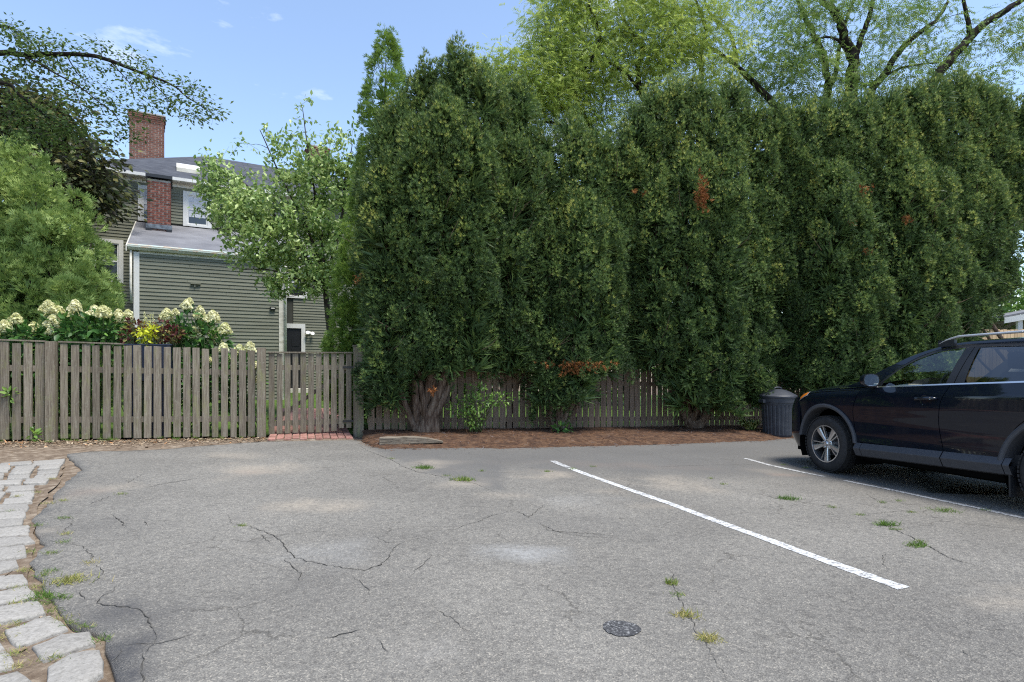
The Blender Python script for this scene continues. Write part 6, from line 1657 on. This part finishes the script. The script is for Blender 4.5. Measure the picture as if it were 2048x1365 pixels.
# rocker cladding
def rocker(s0, s1, nm):
    prof = [(.0, 0.0), (.006, -.004), (.046, -.062), (.046, -.069), (.006, -.150), (-.03, -.165), (-.08, -.165)]
    def fn(u, v):
        s = s0 + u * (s1 - s0); k = v * (len(prof) - 1); i = min(int(k), len(prof) - 2); t = k - i; o = prof[i][0] * (1 - t) + prof[i + 1][0] * t; dz = prof[i][1] * (1 - t) + prof[i + 1][1] * t
        ht = .425 + .042 * (s - .5) / 1.75 + .006; return (s, -(PW(s) + DH(ht) + o), ht + dz)
    V, F = gridf(fn, 16, len(prof) - 1); both(nm, V, [tuple(reversed(f)) for f in F], M['cladding'], sm=25)
rocker(.505, .597, 'sill_cladding'); rocker(.603, 1.607, 'door_cladding'); rocker(1.617, 2.205, 'door_cladding'); rocker(2.212, 2.27, 'sill_cladding')
# wheel arch flares
def flare(cx, a0, a1):
    prof = [(.520, -.002), (.518, .016), (.500, .024), (.478, .020), (.470, .008), (.468, -.06), (.466, -.16)]
    def fn(u, v):
        a = R(a0 + (a1 - a0) * u); k = v * (len(prof) - 1); i = min(int(k), len(prof) - 2); t = k - i
        r = prof[i][0] * (1 - t) + prof[i + 1][0] * t; o = prof[i][1] * (1 - t) + prof[i + 1][1] * t
        s, h = cx + r * math.cos(a), WR + r * math.sin(a); hs = max(.28, h)
        return (s, -(min(PW(s) + DH(hs), .925) + o), h)
    V, F = gridf(fn, 44, len(prof) - 1); both('arch_flare', V, F, M['cladding'], sm=30)
flare(WC[0], 7, 171); flare(WC[1], -8, 172)
for cx in WC:
    def liner(u, v): a = R(-25 + 230 * u); return (cx + .49 * math.cos(a), -(.88 - .42 * v), WR + .49 * math.sin(a))
    V, F = gridf(liner, 24, 2); both('arch_liner', V, F, M['gap'])
# nose
def nose(u, v):
    a = R(-90 + 180 * u); ca, sa = abs(math.cos(a)), abs(math.sin(a)); q = 90 - abs(-90 + 180 * u)
    qa = R(q); y = .868 * max(0, math.cos(qa)) ** .60; s = -.495 - .455 * math.sin(qa) ** .82
    ztop = .955 - .05 * math.sin(qa); h = .27 + v * (ztop - .27)
    t = (h - .27) / (ztop - .27); s += .085 * max(0, .22 - t) / .22 * math.sin(qa) ** .5 + .16 * max(0, (t - .72) / .28) ** 1.8 * math.sin(qa)
    y -= .045 * max(0, .25 - t) / .25
    return (s, y if u > .5 else -y, h)
V, F = gridf(nose, 64, 26); o = link('front_bumper', pymesh('front_bumper', V, F), M['carpaint'], car); autosmooth(o, 40)
def hood(u, v):
    s = -.80 + u * 1.44; w = (PW(max(s, -.62)) - .070) * (1 if s > -.6 else max(.72, 1 - 1.1 * (-.6 - s))); y = (v * 2 - 1); z = (ZT(max(s, -.62)) - .004 if s > -.62 else .955 - .30 * (-.62 - s)) + .10 * (1 - abs(y) ** 2.4) * (1 - .35 * max(0, (-.4 - s) / .4))
    return (s + .10 * (abs(y) ** 2 - 1) * (1 - u), y * w, z)
V, F = gridf(hood, 30, 40); o = link('bonnet', pymesh('bonnet', V, [tuple(reversed(f)) for f in F]), M['carpaint'], car); autosmooth(o, 60)
MB().box(-.955, -.90, -.45, .45, .55, .68).build('grille', M['gap'], car); MB().box(-.965, -.90, -.5, .5, .33, .46).build('lower_grille', M['gap'], car)
for z in (.58, .615, .65): MB().box(-.962, -.952, -.44, .44, z - .006, z + .006).build('grille_bar', M['chrome'], car)
# headlamps: clear lens with an amber corner
for sg in (-1, 1):
    def lampfn(lo, hi, s0, s1):
        def fn(u, v):
            s = s0 + u * (s1 - s0); zt = ZT(s); h = zt + lo(u) + v * (hi(u) - lo(u)); y = side(s, h, zt) + .008; return (s, sg * y, h)
        return fn
    V, F = gridf(lampfn(lambda u: -.115 + .06 * u, lambda u: -.003, -.63, -.34), 10, 4); F = F if sg < 0 else [tuple(reversed(f)) for f in F]
    hl = link('headlamp', pymesh('headlamp', V, F, True), M['lens'], car)
    V, F = gridf(lampfn(lambda u: -.098 + .055 * u, lambda u: -.006, -.60, -.36), 10, 4); V = [(x, y + sg * .003, z) for x, y, z in V]; F = F if sg < 0 else [tuple(reversed(f)) for f in F]
    link('amber_lens', pymesh('amber_lens', V, F, True), M['amber'], hl)
# greenhouse
def band(lo, hi, s0, s1, nm, mat, nv=4, out=0.0, nu=60):
    def fn(u, v):
        s = s0 + u * (s1 - s0); a, b = lo(s), hi(s); h = a + v * (b - a); return (s, -(yg(h) + out), h)
    V, F = gridf(fn, nu, nv); return both(nm, V, F, mat, sm=40)
band(lambda s: max(BELT(s), TG(s) + .034) if s > .70 else min(BELT(s), RG(s) - .002), lambda s: RG(s), .34, 3.40, 'roof_side', M['carpaint'], 4, .004)
band(lambda s: TG(s) + .001, lambda s: min(TG(s) + .033, RG(s) - .004), .70, 3.18, 'window_frame', M['trimblack'], 2, .0)
band(lambda s: BELT(s) - .004, lambda s: min(TG(s) - .002, BELT(s) + .42 * 0 + TG(s)), .80, 1.625, 'front_side_window', M['carglass'], 8, -.008)
band(lambda s: BELT(s) - .004, lambda s: TG(s), 1.755, 2.76, 'rear_side_window', M['rearglass'], 8, -.008)
band(lambda s: BELT(s) - .004, lambda s: TG(s), 2.80, 3.12, 'quarter_window', M['rearglass'], 6, -.006)
# slanted pillar covers
def pillar(b0, b1, t0, t1, nm):
    def fn(u, v):
        sb, st = b0 + u * (b1 - b0), t0 + u * (t1 - t0); s = sb + v * (st - sb); h = BELT(sb) - .002 + v * (TG(st) - BELT(sb) + .002); return (s, -(yg(h) + .003), h)
    V, F = gridf(fn, 3, 10); both(nm, V, F, M['trimblack'])
pillar(1.600, 1.682, 1.642, 1.722, 'door_pillar'); pillar(1.690, 1.790, 1.729, 1.778, 'door_pillar'); pillar(2.745, 2.81, 2.72, 2.80, 'door_pillar')
def pcore(u, v):
    sb, st = 1.61 + u * .17, 1.65 + u * .12; s = sb + v * (st - sb); h = BELT(sb) - .01 + v * (TG(st) - BELT(sb) + .02); return (s, -(yg(h) - .014), h)
V, F = gridf(pcore, 3, 10); both('pillar_core', V, F, M['trimblack'])
V = [(.66, -(yg(1.11) + .004), 1.105), (.83, -(yg(1.11) + .004), 1.108), (.845, -(yg(1.2) + .004), 1.185), (.795, -(yg(1.16) + .004), 1.15)]
both('mirror_sail', V, [(0, 1, 2, 3)], M['trimblack'])
def chromefn(u, v): s = .70 + u * 2.4; h = BELT(s) - .013 + v * .016; return (s, -(.878 + .004 - .012 * v), h)
V, F = gridf(chromefn, 40, 2); both('chrome_strip', V, F, M['chrome'])
# shoulder between the door skins and the glass
def shoulder(u, v): s = .60 + u * 2.9; h = BELT(s) - .016; y0 = side(s, h) + .0; y1 = yg(BELT(s)) - .01; return (s, -(y0 + v * (y1 - y0)), h + .010 * v)
V, F = gridf(shoulder, 40, 2); both('belt_ledge', V, F, M['carpaint'])
def wscreen(u, v):
    s = .32 + u * (1.30 - .32); y = v * 2 - 1; z = RG(s); w = yg(z) - .004; return (s - .30 * (1 - y * y) * (1 - .45 * u), y * w, z + .035 * (1 - y * y) * u)
V, F = gridf(wscreen, 20, 20); link('windscreen', pymesh('windscreen', V, F, True), M['carglass'], car)
def roofp(u, v):
    s = 1.30 + u * 2.12; y = v * 2 - 1; z = RG(s); w = yg(z) + .002; return (s - .165 * (1 - y * y) * max(0, 1 - u * 2.5), y * w, z + .048 * (1 - abs(y) ** 2.2))
V, F = gridf(roofp, 40, 24); o = link('roof_panel', pymesh('roof_panel', V, [tuple(reversed(f)) for f in F]), M['carpaint'], car); autosmooth(o, 60)
for u0, u1 in ((0, 1),):
    def tailf(u, v):
        y = v * 2 - 1; h = .42 + u * (1.47 - .42); w = (side(3.55, min(h, 1.2)) if h < 1.2 else yg(h)); s = 3.67 - .22 * max(0, (h - 1.0) / .47) ** 1.3 - .10 * abs(y) ** 4; return (s, y * w, h)
    V, F = gridf(tailf, 16, 16); o = link('tailgate', pymesh('tailgate', V, F), M['carpaint'], car); autosmooth(o, 60)
MB().box(3.50, 3.70, -.80, .80, .30, .52).build('rear_bumper', M['cladding'], car)
for sg in (-1, 1): MB().box(3.40, 3.66, sg * .70 - .10, sg * .70 + .10, .92, 1.08).build('tail_lamp', M['redlens'], car)
MB().box(-.70, 3.45, -.74, .74, .21, .34).build('underbody', M['gap'], car)
for sg in (-1, 1): MB().box(2.235, 2.25, sg * .80 - .11, sg * .80 + .11, .12, .40).build('mud_flap', M['trimblack'], car)
# roof rails
for sg in (-1, 1):
    def railf(u, v):
        s = 1.36 + u * 1.95; e = min(1, u / .10, (1 - u) / .06) ; zt = RG(min(s + .02, 3.4)) + .018 + .040 * max(0, e) ** .6; a = v * 2 * math.pi; return (s, sg * .640 + .020 * math.cos(a), zt + (.013 if e > .05 else .004) * math.sin(a))
    V, F = gridf(railf, 50, 10); r_ = link('roof_rail', pymesh('roof_rail', V, F, True), M['railsilver'], car)
    for s in (1.44, 2.35, 3.22): MB().box(s - .09, s + .09, sg * .640 - .018, sg * .640 + .018, RG(s) - .02, RG(s) + .046).build('rail_foot', M['trimblack'], r_)
# mirrors
for sg in (-1, 1):
    V, F = [], []
    nu, nv = 14, 18
    for i in range(nu + 1):
        t = i / nu; sx = .70 + .125 * t; k = math.sin(min(1, .12 + t * 1.05) * math.pi / 2) ** .55
        for j in range(nv):
            a = 2 * math.pi * j / nv; ca, sa = math.cos(a), math.sin(a); e = 2.8; rr = (abs(ca) ** e + abs(sa) ** e) ** (-1 / e); V.append((sx, sg * 1.0 + .112 * k * rr * ca, 1.185 + .076 * k * rr * sa))
    for i in range(nu):
        for j in range(nv): F.append((i * nv + j, i * nv + (j + 1) % nv, (i + 1) * nv + (j + 1) % nv, (i + 1) * nv + j))
    F.append(tuple(range(nv)))
    mo = link('side_mirror', pymesh('side_mirror', V, F), M['carpaint'], car); autosmooth(mo, 45)
    ring = [(.8265, sg * 1.0 + .100 * math.cos(a) * (abs(math.cos(a)) ** 2.8 + abs(math.sin(a)) ** 2.8) ** (-1 / 2.8), 1.185 + .066 * math.sin(a) * (abs(math.cos(a)) ** 2.8 + abs(math.sin(a)) ** 2.8) ** (-1 / 2.8)) for a in np.linspace(0, 2 * math.pi, 24, endpoint=False)]
    link('mirror_glass', pymesh('mirror_glass', ring, [tuple(range(24))]), M['mirror'], mo)
    back = [(.8255, p[1] * 1.0 + (p[1] - sg) * .10, p[2] + (p[2] - 1.185) * .13) for p in ring]
    link('mirror_surround', pymesh('mirror_surround', back, [tuple(range(24))]), M['trimblack'], mo)
    MB().tube([(.74, sg * .86, 1.11), (.75, sg * .92, 1.12), (.755, sg * .97, 1.14)], [.03, .028, .03], 8).build('mirror_arm', M['trimblack'], mo, True)
# interior
MB().add([(.42, -.74, .75), (.42, .74, .75), (.42, .74, 1.08), (.42, -.74, 1.08), (1.10, -.74, .75), (1.10, .74, .75), (1.06, .74, 1.15), (1.06, -.74, 1.15)], [(0, 1, 2, 3), (7, 6, 5, 4), (3, 2, 6, 7), (4, 5, 1, 0), (0, 3, 7, 4), (1, 5, 6, 2)]).build('dashboard', M['interior'], car)
MB().add([(.86, -.55, 1.11), (.86, -.22, 1.11), (1.14, -.20, 1.12), (1.14, -.57, 1.12), (.94, -.52, 1.19), (.94, -.25, 1.19), (1.14, -.24, 1.225), (1.14, -.53, 1.225)], [(3, 2, 1, 0), (4, 5, 6, 7), (0, 1, 5, 4), (1, 2, 6, 5), (2, 3, 7, 6), (3, 0, 4, 7)]).build('instrument_hood', M['interiordark'], car)
V = MB(); pts = [(.185 * math.cos(a), .185 * math.sin(a), 0) for a in np.linspace(0, 2 * math.pi, 33)]
V.tube(pts, .016, 8, False)
for a in (R(200), R(-20), R(270)): V.tube([(0, 0, -.02), (.17 * math.cos(a), .17 * math.sin(a), 0)], [.03, .014], 6)
V.lathe([(0, .005), (.06, 0), (.065, -.03), (0, -.035)], 16)
V.build('steering_wheel', M['interiordark'], car, True, (1.29, -.385, 1.09), (0, R(66), 0)).rotation_euler = (R(90), R(0), R(90))
sw = car.children[-1]; sw.rotation_euler = (0, R(64), 0)
for sg in (-1, 1):
    st = MB().box(1.25, 1.78, sg * .38 - .25, sg * .38 + .25, .55, .72).build('seat', M['interior'], car); bevel(st, .04, 3)
    bk_ = MB().add([(1.72, sg * .38 - .24, .68), (1.72, sg * .38 + .24, .68), (1.84, sg * .38 + .24, .68), (1.84, sg * .38 - .24, .68), (1.92, sg * .38 - .20, 1.28), (1.92, sg * .38 + .20, 1.28), (2.00, sg * .38 + .20, 1.28), (2.00, sg * .38 - .20, 1.28)], [(3, 2, 1, 0), (4, 5, 6, 7), (0, 1, 5, 4), (1, 2, 6, 5), (2, 3, 7, 6), (3, 0, 4, 7)]).build('backrest', M['interior'], st); bevel(bk_, .04, 3)
    hr = MB().box(1.92, 2.02, sg * .38 - .12, sg * .38 + .12, 1.31, 1.48).build('headrest', M['interior'], st); bevel(hr, .035, 3)
MB().box(.40, 3.4, -.80, .80, .34, .50).build('cabin_floor', M['interiordark'], car)
bs = MB().box(2.5, 2.72, -.62, .62, .55, 1.22).build('rear_bench', M['interior'], car); bevel(bs, .04, 3)
def headl(u, v): s = 1.33 + u * 2.0; y = v * 2 - 1; z = RG(s) - .03; return (s, y * (yg(z) - .03), z + .04 * (1 - y * y))
V, F = gridf(headl, 12, 8); link('headliner', pymesh('headliner', V, F, True), M['interior'], car)
# inspection sticker low on the far side of the windscreen
sk_ = []
for du, dv in ((0, 0), (1, 0), (1, 1), (0, 1)):
    u = .25 + .10 * du; v = .86 + .055 * dv; x, y, z = wscreen(u, v); sk_.append((x + .006, y, z - .004))
link('windscreen_sticker', pymesh('windscreen_sticker', sk_, [(0, 1, 2, 3)]), M['sticker'], car)

# wheels
def wheel(cx, sg):
    w = empty('wheel', (cx, sg * .795, WR)); w.parent = car
    tw = .112
    prof = [(.235, -tw + .012), (.250, -tw + .002), (.285, -tw - .004), (.325, -tw + .004), (.350, -tw + .022), (.359, -tw + .045), (.362, 0), (.359, tw - .045), (.350, tw - .022), (.325, tw - .004), (.285, tw + .004), (.250, tw - .002), (.235, tw - .012)]
    t = MB().lathe(prof, 64, 'y').build('tyre', M['rubber'], w); autosmooth(t, 50)
    # tread blocks round the rim of the tyre
    tr = MB()
    for k in range(56):
        a = 2 * math.pi * k / 56
        for (y0, y1) in ((-.104, -.062), (-.052, -.012), (.012, .052), (.062, .104)):
            da = .040; r0, r1 = .350, (.3655 if abs(y0 + y1) < .12 else .3605)
            sk = .02 * (y0 > 0) ; P_ = []
            for r in (r0, r1):
                for (aa, yy) in ((a - da + sk, y0), (a + da + sk, y0), (a + da + sk, y1), (a - da + sk, y1)): P_.append((r * math.cos(aa), yy, r * math.sin(aa)))
            tr.add(P_, [(3, 2, 1, 0), (4, 5, 6, 7), (0, 1, 5, 4), (1, 2, 6, 5), (2, 3, 7, 6), (3, 0, 4, 7)])
    tr.build('tread', M['rubber'], w)
    o = sg * 1.0
    f = lambda pr: [(r, o * y) for r, y in pr]
    rim = MB().lathe(f([(.226, .108), (.238, .108), (.240, .098), (.222, .090), (.214, .05), (.212, -.10), (.236, -.108)]), 56, 'y').build('rim', M['alloydark'], w); autosmooth(rim, 40)
    lip = MB().lathe(f([(.228, .1105), (.240, .1105), (.2405, .106), (.227, .106)]), 56, 'y', True).build('rim_lip', M['alloy'], rim); autosmooth(lip, 40)
    dsc = MB().lathe(f([(0, .02), (.15, .02), (.15, .0), (0, 0)]), 32, 'y').build('brake_disc', M['alloydark'], w)
    back = MB().lathe(f([(0, -.02), (.213, -.02)]), 32, 'y').build('wheel_well', M['gap'], w)
    for k in range(5):
        a = R(-90) + 2 * math.pi * k / 5
        ca, sa = math.cos(a), math.sin(a)
        def pt(r, t, y): return (r * ca - t * sa, o * y, r * sa + t * ca)
        S = [(.035, .020, .085), (.10, .024, .092), (.17, .034, .098), (.226, .040, .102)]
        V = []; F = []
        for (r, hw, y) in S: V += [pt(r, -hw, y - .006), pt(r, -hw * .55, y), pt(r, hw * .55, y), pt(r, hw, y - .006), pt(r, hw * .9, y - .045), pt(r, -hw * .9, y - .045)]
        for i in range(3):
            for j in range(6): F.append((i * 6 + j, i * 6 + (j + 1) % 6, (i + 1) * 6 + (j + 1) % 6, (i + 1) * 6 + j))
        sp_ = link('spoke', pymesh('spoke', V, F), M['alloy'], rim)
        # slim rib beside each spoke
        for sd_ in (-1, 1):
            if sd_ == 1: continue
            V = []; F = []
            for (r, c_, hw, y) in ((.07, -.028, .006, .078), (.15, -.062, .0065, .088), (.224, -.088, .008, .097)): V += [pt(r, c_ - hw, y), pt(r, c_ + hw, y), pt(r, c_ + hw, y - .03), pt(r, c_ - hw, y - .03)]
            for i in range(2):
                for j in range(4): F.append((i * 4 + j, i * 4 + (j + 1) % 4, (i + 1) * 4 + (j + 1) % 4, (i + 1) * 4 + j))
            link('rib', pymesh('rib', V, F), M['alloy'], rim)
        an = a + math.pi / 5
        MB().lathe([(0, o * .098), (.009, o * .096), (.010, o * .07)], 8, 'y').build('lug_nut', M['chrome'], w, False, (.058 * math.cos(an), 0, .058 * math.sin(an)))
    hub = MB().lathe(f([(0, .104), (.024, .103), (.030, .097), (.034, .085), (.060, .080), (.075, .072), (.075, .02)]), 28, 'y').build('hub', M['alloy'], w); autosmooth(hub, 40)
    MB().lathe(f([(.012, .1045), (.020, .1045), (.020, .1062), (.012, .1062)]), 20, 'y', True).build('emblem_ring', M['chrome'], hub)
    return w
for cx in WC:
    for sg in (-1, 1): wheel(cx, sg)
